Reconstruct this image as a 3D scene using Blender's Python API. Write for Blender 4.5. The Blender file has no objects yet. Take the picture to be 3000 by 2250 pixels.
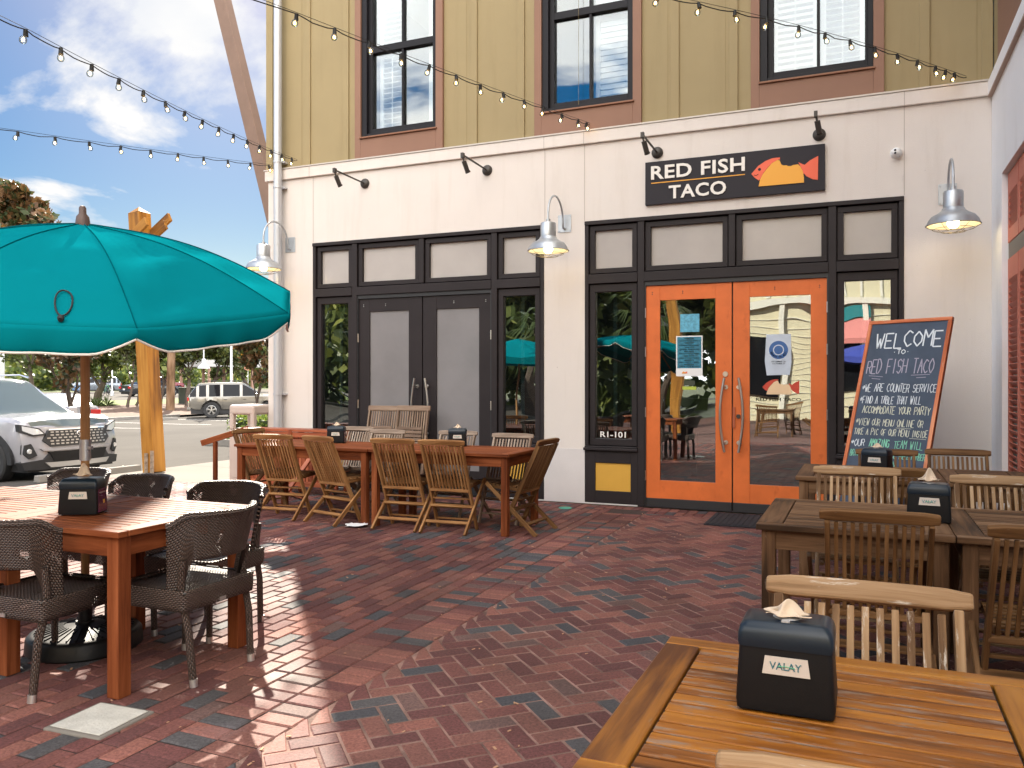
import bpy, bmesh, math, random
import numpy as np
from mathutils import Vector, Matrix
R = math.radians
random.seed(7)
rng = np.random.default_rng(7)
scene = bpy.context.scene
COL = scene.collection

# ---------------------------------------------------------------- camera
cam_d = bpy.data.cameras.new("camera")
cam = bpy.data.objects.new("camera", cam_d); COL.objects.link(cam)
cam_d.sensor_width = 36; cam_d.lens = 28.8; cam_d.shift_y = -10/3000
cam_d.clip_start = 0.05; cam_d.clip_end = 3000
cam.location = (0, -8.93, 1.4); cam.rotation_euler = (R(90), 0, R(23.2))
scene.camera = cam

# ---------------------------------------------------------------- light
SUN_EL = 34.0
SUN_DIR = Vector((-0.664*math.cos(R(SUN_EL)), 0.748*math.cos(R(SUN_EL)), math.sin(R(SUN_EL)))).normalized()
sd = bpy.data.lights.new("sun", 'SUN'); sd.energy = 5.0; sd.angle = R(0.6); sd.color = (1.0, 0.90, 0.76)
sun = bpy.data.objects.new("sun", sd); COL.objects.link(sun)
sun.rotation_euler = SUN_DIR.to_track_quat('Z', 'Y').to_euler()
sun.location = SUN_DIR*40

world = bpy.data.worlds.new("World"); scene.world = world; world.use_nodes = True
nt = world.node_tree; nt.nodes.clear()
def N(nt, t, **k):
    n = nt.nodes.new(t)
    for a, b in k.items():
        if a == 'inp':
            for i, v in b.items(): n.inputs[i].default_value = v
        else: setattr(n, a, b)
    return n
sky = N(nt, 'ShaderNodeTexSky', sky_type='NISHITA', sun_disc=False, sun_elevation=R(SUN_EL), altitude=0, air_density=1.0, dust_density=0.6, ozone_density=1.6)
sky.sun_rotation = math.atan2(SUN_DIR.x, SUN_DIR.y)
tc = N(nt, 'ShaderNodeTexCoord')
sx = N(nt, 'ShaderNodeSeparateXYZ'); nt.links.new(tc.outputs['Generated'], sx.inputs[0])
zz = N(nt, 'ShaderNodeMath', operation='MAXIMUM', inp={1: 0.02}); nt.links.new(sx.outputs['Z'], zz.inputs[0])
za = N(nt, 'ShaderNodeMath', operation='ADD', inp={1: 0.22}); nt.links.new(zz.outputs[0], za.inputs[0])
vd = N(nt, 'ShaderNodeVectorMath', operation='DIVIDE')
cb = N(nt, 'ShaderNodeCombineXYZ')
for i in range(3): nt.links.new(za.outputs[0], cb.inputs[i])
nt.links.new(tc.outputs['Generated'], vd.inputs[0]); nt.links.new(cb.outputs[0], vd.inputs[1])
mp = N(nt, 'ShaderNodeMapping'); mp.inputs['Location'].default_value = (3.1, 0.2, 0.0); mp.inputs['Scale'].default_value = (1.0, 1.0, 0.0)
nt.links.new(vd.outputs[0], mp.inputs[0])
n1 = N(nt, 'ShaderNodeTexNoise', inp={'Scale': 1.7, 'Detail': 9.0, 'Roughness': 0.56, 'Distortion': 0.25}); nt.links.new(mp.outputs[0], n1.inputs['Vector'])
dt = N(nt, 'ShaderNodeVectorMath', operation='DOT_PRODUCT'); nt.links.new(tc.outputs['Generated'], dt.inputs[0]); dt.inputs[1].default_value = (-0.664, 0.748, 0)
# extra warm clouds, unseen, added opposite the sun to light the shaded facade
cov = N(nt, 'ShaderNodeMapRange', inp={1: -0.7, 2: 0.3, 3: 0.17, 4: 0.0}); nt.links.new(dt.outputs['Value'], cov.inputs[0])
cad = N(nt, 'ShaderNodeMath', operation='ADD'); nt.links.new(n1.outputs['Fac'], cad.inputs[0]); nt.links.new(cov.outputs[0], cad.inputs[1])
cr = N(nt, 'ShaderNodeValToRGB'); cr.color_ramp.elements[0].position = 0.515; cr.color_ramp.elements[1].position = 0.585
nt.links.new(cad.outputs[0], cr.inputs[0])
n2 = N(nt, 'ShaderNodeTexNoise', inp={'Scale': 3.4, 'Detail': 6.0}); nt.links.new(mp.outputs[0], n2.inputs['Vector'])
cr2 = N(nt, 'ShaderNodeValToRGB'); cr2.color_ramp.elements[0].position = 0.35; cr2.color_ramp.elements[1].position = 0.62
cr2.color_ramp.elements[0].color = (12.2, 12.7, 13.6, 1); cr2.color_ramp.elements[1].color = (15.0, 14.8, 14.6, 1)
nt.links.new(n2.outputs['Fac'], cr2.inputs[0])
wm = N(nt, 'ShaderNodeMix', data_type='RGBA', blend_type='MULTIPLY'); wm.inputs[7].default_value = (1.0, .955, .90, 1)
wf_ = N(nt, 'ShaderNodeMapRange', inp={1: -0.5, 2: 0.3, 3: 1.0, 4: 0.0}); nt.links.new(dt.outputs['Value'], wf_.inputs[0]); nt.links.new(wf_.outputs[0], wm.inputs['Factor']); nt.links.new(cr2.outputs[0], wm.inputs[6])
hsv = N(nt, 'ShaderNodeHueSaturation', inp={'Saturation': 2.15, 'Value': 1.12}); nt.links.new(sky.outputs[0], hsv.inputs['Color'])
mx = N(nt, 'ShaderNodeMix', data_type='RGBA'); nt.links.new(cr.outputs[0], mx.inputs['Factor'])
nt.links.new(hsv.outputs[0], mx.inputs[6]); nt.links.new(wm.outputs[2], mx.inputs[7])
fm_ = N(nt, 'ShaderNodeMapRange', inp={1: -0.75, 2: 0.75, 3: 1.72, 4: 0.275}); nt.links.new(dt.outputs['Value'], fm_.inputs[0])  # sky dimmed toward the sun, boosted opposite it to fill the shaded facade
sc_ = N(nt, 'ShaderNodeVectorMath', operation='SCALE'); nt.links.new(mx.outputs[2], sc_.inputs[0]); nt.links.new(fm_.outputs[0], sc_.inputs['Scale'])
bg = N(nt, 'ShaderNodeBackground', inp={'Strength': 0.084}); nt.links.new(sc_.outputs[0], bg.inputs['Color'])
wo = N(nt, 'ShaderNodeOutputWorld'); nt.links.new(bg.outputs[0], wo.inputs[0])

vs = scene.view_settings
vs.view_transform = 'Standard'; vs.look = 'None'; vs.gamma = 1.0; vs.exposure = 1.58
scene.render.engine = 'CYCLES'
scene.cycles.max_bounces = 7; scene.cycles.diffuse_bounces = 4; scene.cycles.transparent_max_bounces = 12
scene.cycles.glossy_bounces = 3; scene.cycles.sample_clamp_indirect = 4.0
scene.cycles.caustics_reflective = False; scene.cycles.caustics_refractive = False

# ---------------------------------------------------------------- materials
MATS = {}
def mat(name, col=(.5,.5,.5), rough=.6, metal=0.0, spec=.5, bump=0.0, bscale=60.0, var=0.0, vscale=3.0, coat=0.0, emis=None, estr=0.0, trans=0.0):
    if name in MATS: return MATS[name]
    m = bpy.data.materials.new(name); m.use_nodes = True; MATS[name] = m
    t = m.node_tree; b = t.nodes['Principled BSDF']
    b.inputs['Base Color'].default_value = (*col, 1); b.inputs['Roughness'].default_value = rough
    b.inputs['Metallic'].default_value = metal; b.inputs['Specular IOR Level'].default_value = spec
    b.inputs['Coat Weight'].default_value = coat
    if emis: b.inputs['Emission Color'].default_value = (*emis, 1); b.inputs['Emission Strength'].default_value = estr
    c = N(t, 'ShaderNodeTexCoord')
    if var:
        n = N(t, 'ShaderNodeTexNoise', inp={'Scale': vscale, 'Detail': 6.0, 'Roughness': .6}); t.links.new(c.outputs['Object'], n.inputs['Vector'])
        mr = N(t, 'ShaderNodeMapRange', inp={1: .3, 2: .7, 3: 1-var, 4: 1+var}); t.links.new(n.outputs['Fac'], mr.inputs[0])
        vm = N(t, 'ShaderNodeVectorMath', operation='SCALE'); vm.inputs[0].default_value = col; t.links.new(mr.outputs[0], vm.inputs['Scale'])
        t.links.new(vm.outputs[0], b.inputs['Base Color'])
    if bump:
        n = N(t, 'ShaderNodeTexNoise', inp={'Scale': bscale, 'Detail': 4.0}); t.links.new(c.outputs['Object'], n.inputs['Vector'])
        bp = N(t, 'ShaderNodeBump', inp={'Strength': bump, 'Distance': .01}); t.links.new(n.outputs['Fac'], bp.inputs['Height'])
        t.links.new(bp.outputs[0], b.inputs['Normal'])
    return m

def wood(name, ramp, rough=.5, spec=.35, grain=1.0, wear=None, wearamt=0.0):
    """grain runs along U; every board carries its own offset in the UVs"""
    m = bpy.data.materials.new(name); m.use_nodes = True; MATS[name] = m
    t = m.node_tree; b = t.nodes['Principled BSDF']
    uv = N(t, 'ShaderNodeUVMap')
    mp = N(t, 'ShaderNodeMapping'); mp.inputs['Scale'].default_value = (2.2*grain, 34*grain, 1); t.links.new(uv.outputs[0], mp.inputs[0])
    n = N(t, 'ShaderNodeTexNoise', inp={'Scale': 1.0, 'Detail': 6.0, 'Roughness': .62, 'Distortion': .5}); t.links.new(mp.outputs[0], n.inputs['Vector'])
    mp2 = N(t, 'ShaderNodeMapping'); mp2.inputs['Scale'].default_value = (.9, 3.1, 1); t.links.new(uv.outputs[0], mp2.inputs[0])
    n2 = N(t, 'ShaderNodeTexNoise', inp={'Scale': 1.0, 'Detail': 3.0}); t.links.new(mp2.outputs[0], n2.inputs['Vector'])
    ad = N(t, 'ShaderNodeMath', operation='MULTIPLY_ADD', inp={1: .55, 2: 0.0}); t.links.new(n.outputs['Fac'], ad.inputs[0])
    ad2 = N(t, 'ShaderNodeMath', operation='MULTIPLY_ADD', inp={1: .85}); t.links.new(n2.outputs['Fac'], ad2.inputs[0]); t.links.new(ad.outputs[0], ad2.inputs[2])
    cr = N(t, 'ShaderNodeValToRGB'); t.links.new(ad2.outputs[0], cr.inputs[0])
    e = cr.color_ramp.elements; e[0].position = .53; e[0].color = (*ramp[0], 1); e[1].position = .87; e[1].color = (*ramp[2], 1)
    k = e.new(.69); k.color = (*ramp[1], 1)
    out = cr.outputs[0]
    if wear:
        mp3 = N(t, 'ShaderNodeMapping'); mp3.inputs['Scale'].default_value = (7, 40, 1); t.links.new(uv.outputs[0], mp3.inputs[0])
        n3 = N(t, 'ShaderNodeTexNoise', inp={'Scale': 1.0, 'Detail': 8.0, 'Roughness': .7}); t.links.new(mp3.outputs[0], n3.inputs['Vector'])
        c3 = N(t, 'ShaderNodeValToRGB'); c3.color_ramp.elements[0].position = .68-wearamt; c3.color_ramp.elements[1].position = .74-wearamt*.8
        t.links.new(n3.outputs['Fac'], c3.inputs[0])
        x = N(t, 'ShaderNodeMix', data_type='RGBA'); t.links.new(c3.outputs[0], x.inputs['Factor']); t.links.new(out, x.inputs[6]); x.inputs[7].default_value = (*wear, 1)
        out = x.outputs[2]
    t.links.new(out, b.inputs['Base Color'])
    b.inputs['Roughness'].default_value = rough; b.inputs['Specular IOR Level'].default_value = spec
    bp = N(t, 'ShaderNodeBump', inp={'Strength': .35, 'Distance': .004}); t.links.new(n.outputs['Fac'], bp.inputs['Height']); t.links.new(bp.outputs[0], b.inputs['Normal'])
    return m

def glassmat(name, tint=(.02,.025,.03), refl=.3, rough=.01, trans=.5, wob=0.0, tc_=(.72,.8,.8)):
    """window pane: a fresnel mirror over a partly see-through dark sheet"""
    m = bpy.data.materials.new(name); m.use_nodes = True; MATS[name] = m
    t = m.node_tree; t.nodes.clear()
    o = N(t, 'ShaderNodeOutputMaterial'); g = N(t, 'ShaderNodeBsdfGlossy', inp={'Roughness': rough, 'Color': (.93,.97,.98,1)})
    d = N(t, 'ShaderNodeBsdfDiffuse', inp={'Color': (*tint, 1)}); tr = N(t, 'ShaderNodeBsdfTransparent', inp={'Color': (*tc_, 1)})
    a = N(t, 'ShaderNodeMixShader', inp={0: trans}); t.links.new(d.outputs[0], a.inputs[1]); t.links.new(tr.outputs[0], a.inputs[2])
    f = N(t, 'ShaderNodeFresnel', inp={'IOR': {'bulb_glass': 1.22, 'tinted': 1.25}.get(name, 1.5)})
    mr = N(t, 'ShaderNodeMath', operation='ADD', use_clamp=True, inp={1: refl}); t.links.new(f.outputs[0], mr.inputs[0])
    x = N(t, 'ShaderNodeMixShader'); t.links.new(mr.outputs[0], x.inputs[0]); t.links.new(a.outputs[0], x.inputs[1]); t.links.new(g.outputs[0], x.inputs[2])
    if wob:
        c = N(t, 'ShaderNodeTexCoord'); n = N(t, 'ShaderNodeTexNoise', inp={'Scale': 1.3, 'Detail': 1.0}); t.links.new(c.outputs['Object'], n.inputs['Vector'])
        bp = N(t, 'ShaderNodeBump', inp={'Strength': wob, 'Distance': .02}); t.links.new(n.outputs['Fac'], bp.inputs['Height'])
        t.links.new(bp.outputs[0], g.inputs['Normal'])
    t.links.new(x.outputs[0], o.inputs[0])
    return m

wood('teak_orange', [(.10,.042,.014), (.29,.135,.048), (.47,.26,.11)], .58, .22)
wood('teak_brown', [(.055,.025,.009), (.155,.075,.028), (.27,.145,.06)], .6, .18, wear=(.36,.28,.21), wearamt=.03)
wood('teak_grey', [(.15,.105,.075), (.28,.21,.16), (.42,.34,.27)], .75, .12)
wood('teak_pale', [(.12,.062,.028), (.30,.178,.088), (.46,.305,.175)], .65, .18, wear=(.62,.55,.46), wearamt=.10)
wood('table_red', [(.07,.018,.007), (.19,.052,.018), (.30,.095,.036)], .60, .10)
wood('table_brown', [(.035,.018,.009), (.115,.058,.027), (.22,.125,.066)], .6, .18, wear=(.26,.20,.15), wearamt=.05)
wood('table_amber', [(.06,.017,.004), (.25,.080,.010), (.43,.165,.020)], .42, .30, wear=(.25,.165,.115), wearamt=.15)
wood('table_amber_edge', [(.09,.026,.005), (.29,.105,.013), (.43,.185,.026)], .40, .32, wear=(.24,.15,.09), wearamt=.06)
wood('post_wood', [(.11,.040,.006), (.30,.125,.014), (.42,.20,.034)], .55, .3, grain=.5)
wood('pole_wood', [(.09,.05,.025), (.17,.10,.055), (.25,.16,.10)], .75, .2, grain=.4)
wood('brown_pole', [(.20,.10,.04), (.40,.22,.09), (.52,.32,.15)], .5, .35)
stucco = mat('stucco', (.70,.64,.59), .9, bump=.35, bscale=170, var=.03, vscale=.9)
def weather(m, amt, col, sx=5.0, sz=.5, th=(.52, .75), speck=True):
    t = m.node_tree; b = t.nodes['Principled BSDF']; src = b.inputs['Base Color'].links[0].from_socket if b.inputs['Base Color'].links else None
    c = N(t, 'ShaderNodeTexCoord'); mp = N(t, 'ShaderNodeMapping'); mp.inputs['Scale'].default_value = (sx, sx, sz); t.links.new(c.outputs['Object'], mp.inputs[0])
    n = N(t, 'ShaderNodeTexNoise', inp={'Scale': 1.0, 'Detail': 7.0, 'Roughness': .65}); t.links.new(mp.outputs[0], n.inputs['Vector'])
    cr = N(t, 'ShaderNodeValToRGB'); cr.color_ramp.elements[0].position = th[0]; cr.color_ramp.elements[1].position = th[1]; cr.color_ramp.elements[1].color = (amt, amt, amt, 1); t.links.new(n.outputs['Fac'], cr.inputs[0])
    x = N(t, 'ShaderNodeMix', data_type='RGBA'); t.links.new(cr.outputs[0], x.inputs['Factor']); x.inputs[7].default_value = (*col, 1)
    if src: t.links.new(src, x.inputs[6])
    else: x.inputs[6].default_value = b.inputs['Base Color'].default_value
    out = x.outputs[2]
    if speck:
        n2 = N(t, 'ShaderNodeTexNoise', inp={'Scale': 26.0, 'Detail': 3.0}); t.links.new(c.outputs['Object'], n2.inputs['Vector'])
        c2 = N(t, 'ShaderNodeValToRGB'); c2.color_ramp.elements[0].position = .74; c2.color_ramp.elements[1].position = .77; c2.color_ramp.elements[1].color = (.5,.5,.5, 1); t.links.new(n2.outputs['Fac'], c2.inputs[0])
        y = N(t, 'ShaderNodeMix', data_type='RGBA'); t.links.new(c2.outputs[0], y.inputs['Factor']); t.links.new(out, y.inputs[6]); y.inputs[7].default_value = (col[0]*.5, col[1]*.5, col[2]*.5, 1); out = y.outputs[2]
    t.links.new(out, b.inputs['Base Color'])
weather(stucco, .32, (.52,.45,.38))
stucco_w = mat('stucco_white', (.86,.86,.865), .9, bump=.25, bscale=220, var=.03, vscale=.8)
siding = mat('olive_siding', (.315,.245,.125), .75, bump=.2, bscale=300, var=.05, vscale=1.2)
weather(stucco_w, .35, (.58,.55,.50)); weather(siding, .35, (.24,.18,.085), 6, .6, speck=False)
brown_trim = mat('brown_trim', (.255,.135,.088), .7, bump=.15, bscale=160, var=.06, vscale=2)
frame_m = mat('dark_frame', (.026,.021,.022), .5, spec=.2, bump=.06, bscale=90, var=.12, vscale=2.5)
win_frame = mat('black_sash', (.014,.013,.016), .5, spec=.2)
orange = mat('orange_paint', (.66,.15,.034), .48, spec=.35, bump=.08, bscale=120, var=.10, vscale=4.5)
weather(orange, .55, (.33,.055,.012), 9, 5, (.60, .78), speck=False)
yellow = mat('yellow_panel', (.62,.34,.045), .6, var=.04)
frost = mat('frosted_film', (.42,.385,.36), .22, spec=.6, bump=.03, bscale=500, var=.10, vscale=1.1)
frost_d = mat('frosted_door_film', (.215,.205,.21), .20, spec=.8, bump=.04, bscale=500, var=.12, vscale=1.2)
steel = mat('brushed_steel', (.62,.60,.58), .28, metal=1)
galv = mat('galvanised_metal', (.46,.48,.50), .42, metal=.75, var=.12, vscale=9)
bronze = mat('bronze_fixture', (.055,.048,.042), .5, metal=.3)
white_p = mat('white_plastic', (.78,.78,.77), .4)
shutter_w = mat('white_shutter', (.86,.88,.86), .6)
black_p = mat('black_plastic', (.009,.009,.010), .45, spec=.25, bump=.05, bscale=300)
black_r = mat('rubber', (.02,.02,.021), .85)
navy_p = mat('dispenser_lid', (.010,.018,.028), .32, spec=.35)
paper = mat('napkin_paper', (.66,.52,.38), .9, bump=.2, bscale=90, trans=0)
paper_w = mat('white_paper', (.78,.77,.76), .9)
sign_dark = mat('sign_board', (.030,.027,.032), .6, spec=.2, bump=.05, bscale=50)
sign_white = mat('sign_white', (.80,.76,.70), .6)
sign_gold = mat('sign_gold', (.80,.36,.03), .5)
sign_coral = mat('sign_coral', (.80,.12,.05), .5)
terra = mat('coral_shutter', (.56,.17,.11), .65, bump=.05, var=.05)
chalk_b = mat('chalk_board', (.058,.078,.112), .8, var=.22, vscale=3.5, bump=.05)
chalk_w = mat('chalk_white', (.74,.78,.80), .95); chalk_p = mat('chalk_lilac', (.42,.38,.46), .95)
chalk_y = mat('chalk_cream', (.66,.66,.52), .95); chalk_g = mat('chalk_green', (.25,.62,.42), .95)
teal = mat('teal_canvas', (.004,.27,.30), .85, spec=.15, bump=.12, bscale=400, var=.05, vscale=3)
def canvas(name, col, tr):
    m = bpy.data.materials.new(name); m.use_nodes = True; MATS[name] = m; t = m.node_tree; b = t.nodes['Principled BSDF']; o = t.nodes['Material Output']
    b.inputs['Base Color'].default_value = (*col, 1); b.inputs['Roughness'].default_value = 1.0; b.inputs['Specular IOR Level'].default_value = 0.0
    c = N(t, 'ShaderNodeTexCoord'); n = N(t, 'ShaderNodeTexNoise', inp={'Scale': 350.0, 'Detail': 2.0}); t.links.new(c.outputs['Object'], n.inputs['Vector'])
    bp = N(t, 'ShaderNodeBump', inp={'Strength': .15, 'Distance': .01}); t.links.new(n.outputs['Fac'], bp.inputs['Height']); t.links.new(bp.outputs[0], b.inputs['Normal'])
    tl = N(t, 'ShaderNodeBsdfTranslucent'); tl.inputs[0].default_value = (*col, 1); x = N(t, 'ShaderNodeMixShader', inp={0: tr})
    t.links.new(b.outputs[0], x.inputs[1]); t.links.new(tl.outputs[0], x.inputs[2]); t.links.new(x.outputs[0], o.inputs[0]); return m
teal = canvas('teal_cloth', (.002,.175,.21), .11)
piping = mat('white_piping', (.72,.69,.64), .8)
asphalt = mat('asphalt', (.082,.075,.067), .95, spec=.08, bump=.4, bscale=60, var=.14, vscale=.35)
concrete = mat('concrete', (.19,.172,.15), .9, spec=.1, bump=.2, bscale=40, var=.07, vscale=.8)
conc_g = mat('grey_concrete', (.22,.205,.185), .9, bump=.4, bscale=30, var=.15, vscale=2)
mulch = mat('mulch', (.11,.065,.042), .95, bump=1.0, bscale=18, var=.5, vscale=6)
grass_m = mat('grass', (.13,.18,.015), .9, bump=1.0, bscale=30, var=.25, vscale=2)
road_m = mat('far_road', (.115,.105,.092), .95, spec=.08, var=.08, vscale=.3)
earth = mat('earth', (.10,.11,.05), .95, var=.3, vscale=.1)
bark = mat('bark', (.075,.055,.042), .95, bump=1.0, bscale=14, var=.35, vscale=3)
tyre_m = mat('tyre', (.022,.022,.023), .8, bump=.2, bscale=60)
rim_m = mat('alloy_rim', (.58,.58,.58), .3, metal=.9)
dark_m = mat('black_trim', (.02,.02,.022), .5)
chrome = mat('chrome', (.75,.75,.76), .12, metal=1)
red_l = mat('tail_lamp', (.5,.02,.02), .2, coat=.5)
lens_m = mat('lamp_lens', (.55,.56,.57), .08, spec=.9, coat=1)
plate_m = mat('number_plate', (.7,.7,.68), .5)
bin_m = mat('beige_bin', (.52,.43,.37), .6, bump=.1, bscale=100)
wire_m = mat('black_cable', (.012,.012,.012), .7)
wire_g = mat('guard_wire', (.16,.13,.09), .5, metal=.6)
glow = mat('lamp_glow', (1,.9,.7), .5, emis=(1,.84,.55), estr=9)
fil = mat('filament', (1,.6,.25), .5, emis=(1,.52,.16), estr=14)
shade_in = mat('shade_inside', (.66,.60,.46), .5)
tarn = mat('tarnished_copper', (.45,.30,.20), .35, metal=.6)
alum = mat('aluminium_foot', (.62,.60,.58), .35, metal=.8)
cover_m = mat('utility_cover', (.50,.48,.43), .85, bump=.6, bscale=70, var=.16, vscale=9)
mat_m = mat('doormat', (.014,.014,.018), .9, bump=1.0, bscale=45)
cream = mat('cream_siding', (.66,.60,.42), .8, var=.03)
pink = mat('pink_awning', (.62,.22,.20), .8)
blue_c = mat('blue_canvas', (.03,.05,.30), .8)
curt = mat('curtain_strip', (.30,.42,.42), .8)
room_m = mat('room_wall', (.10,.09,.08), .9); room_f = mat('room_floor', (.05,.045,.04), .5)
glass_w = glassmat('storefront_glass', (.01,.012,.013), .24, .004, .75, wob=.25)
glass_u = glassmat('upper_glass', (.01,.012,.013), .05, .004, .97, wob=.1, tc_=(.95,.98,.99))
glass_c = glassmat('car_glass', (.20,.25,.26), .10, .03, .05)
bulb_g = glassmat('bulb_glass', (.6,.6,.6), .03, .02, .96)
MATS['tinted'] = glassmat('tinted', (.01,.01,.012), .0, .03, .0)

def leafmat(name, cols, back=None, trans=.35):
    m = bpy.data.materials.new(name); m.use_nodes = True; MATS[name] = m
    t = m.node_tree; t.nodes.clear()
    o = N(t, 'ShaderNodeOutputMaterial'); at = N(t, 'ShaderNodeAttribute', attribute_name='rnd')
    cr = N(t, 'ShaderNodeValToRGB'); cr.color_ramp.interpolation = 'LINEAR'; t.links.new(at.outputs['Fac'], cr.inputs[0])
    e = cr.color_ramp.elements
    e[0].color = (*cols[0], 1); e[1].color = (*cols[-1], 1)
    for i, c in enumerate(cols[1:-1]):
        k = e.new((i+1)/(len(cols)-1)); k.color = (*c, 1)
    col = cr.outputs[0]
    if back:
        g = N(t, 'ShaderNodeNewGeometry'); x = N(t, 'ShaderNodeMix', data_type='RGBA'); t.links.new(g.outputs['Backfacing'], x.inputs['Factor'])
        t.links.new(col, x.inputs[6]); x.inputs[7].default_value = (*back, 1); col = x.outputs[2]
    p = N(t, 'ShaderNodeBsdfPrincipled', inp={'Roughness': .45}); t.links.new(col, p.inputs['Base Color'])
    tl = N(t, 'ShaderNodeBsdfTranslucent'); t.links.new(col, tl.inputs[0])
    a = N(t, 'ShaderNodeMixShader', inp={0: trans}); t.links.new(p.outputs[0], a.inputs[1]); t.links.new(tl.outputs[0], a.inputs[2]); t.links.new(a.outputs[0], o.inputs[0])
    return m
leaf_oak = leafmat('oak_leaves', [(.025,.035,.012), (.055,.075,.02), (.10,.12,.03), (.22,.22,.04)])
leaf_mag = leafmat('magnolia_leaves', [(.03,.05,.02), (.06,.085,.03), (.10,.08,.03), (.36,.17,.03)], back=(.16,.085,.035), trans=.25)
leaf_far = leafmat('far_leaves', [(.03,.05,.02), (.07,.10,.03), (.15,.18,.04), (.30,.30,.06)])
leaf_hedge = leafmat('hedge_leaves', [(.04,.08,.015), (.12,.19,.03), (.28,.34,.06), (.20,.25,.05)])
leaf_palm = leafmat('palm_leaves', [(.06,.09,.02), (.16,.20,.04), (.30,.30,.07)])

def weave(name):
    m = bpy.data.materials.new(name); m.use_nodes = True; MATS[name] = m
    t = m.node_tree; b = t.nodes['Principled BSDF']; o = t.nodes['Material Output']
    uv = N(t, 'ShaderNodeUVMap'); s = N(t, 'ShaderNodeSeparateXYZ'); t.links.new(uv.outputs[0], s.inputs[0])
    def M(op, a, bb=None, cc=None):
        n = N(t, 'ShaderNodeMath', operation=op)
        for i, v in enumerate((a, bb, cc)):
            if v is None: continue
            if isinstance(v, (int, float)): n.inputs[i].default_value = v
            else: t.links.new(v, n.inputs[i])
        return n.outputs[0]
    v = M('DIVIDE', s.outputs['Y'], .0085); row = M('FLOOR', v); u = M('DIVIDE', s.outputs['X'], .022)
    uu = M('MULTIPLY_ADD', row, .5, u)
    hu = M('ABSOLUTE', M('SINE', M('MULTIPLY', uu, math.pi))); hv = M('ABSOLUTE', M('SINE', M('MULTIPLY', v, math.pi)))
    hh = M('MULTIPLY', M('POWER', hu, .6), M('POWER', hv, .7))
    cr = N(t, 'ShaderNodeValToRGB'); t.links.new(hh, cr.inputs[0])
    cr.color_ramp.elements[0].color = (.006,.004,.003, 1); cr.color_ramp.elements[1].color = (.125,.082,.064, 1); cr.color_ramp.elements[0].position = .12
    t.links.new(cr.outputs[0], b.inputs['Base Color']); b.inputs['Roughness'].default_value = .38; b.inputs['Specular IOR Level'].default_value = .55
    bp = N(t, 'ShaderNodeBump', inp={'Strength': .9, 'Distance': .006}); t.links.new(hh, bp.inputs['Height']); t.links.new(bp.outputs[0], b.inputs['Normal'])
    # open gaps between the strands
    n = N(t, 'ShaderNodeTexNoise', inp={'Scale': 9.0, 'Detail': 1.0}); t.links.new(uv.outputs[0], n.inputs['Vector'])
    hole = M('MULTIPLY', M('LESS_THAN', hh, .34), M('GREATER_THAN', n.outputs['Fac'], .56))
    tr = N(t, 'ShaderNodeBsdfTransparent'); x = N(t, 'ShaderNodeMixShader')
    t.links.new(hole, x.inputs[0]); t.links.new(b.outputs[0], x.inputs[1]); t.links.new(tr.outputs[0], x.inputs[2]); t.links.new(x.outputs[0], o.inputs[0])
    return m
wicker = weave('wicker')

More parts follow.
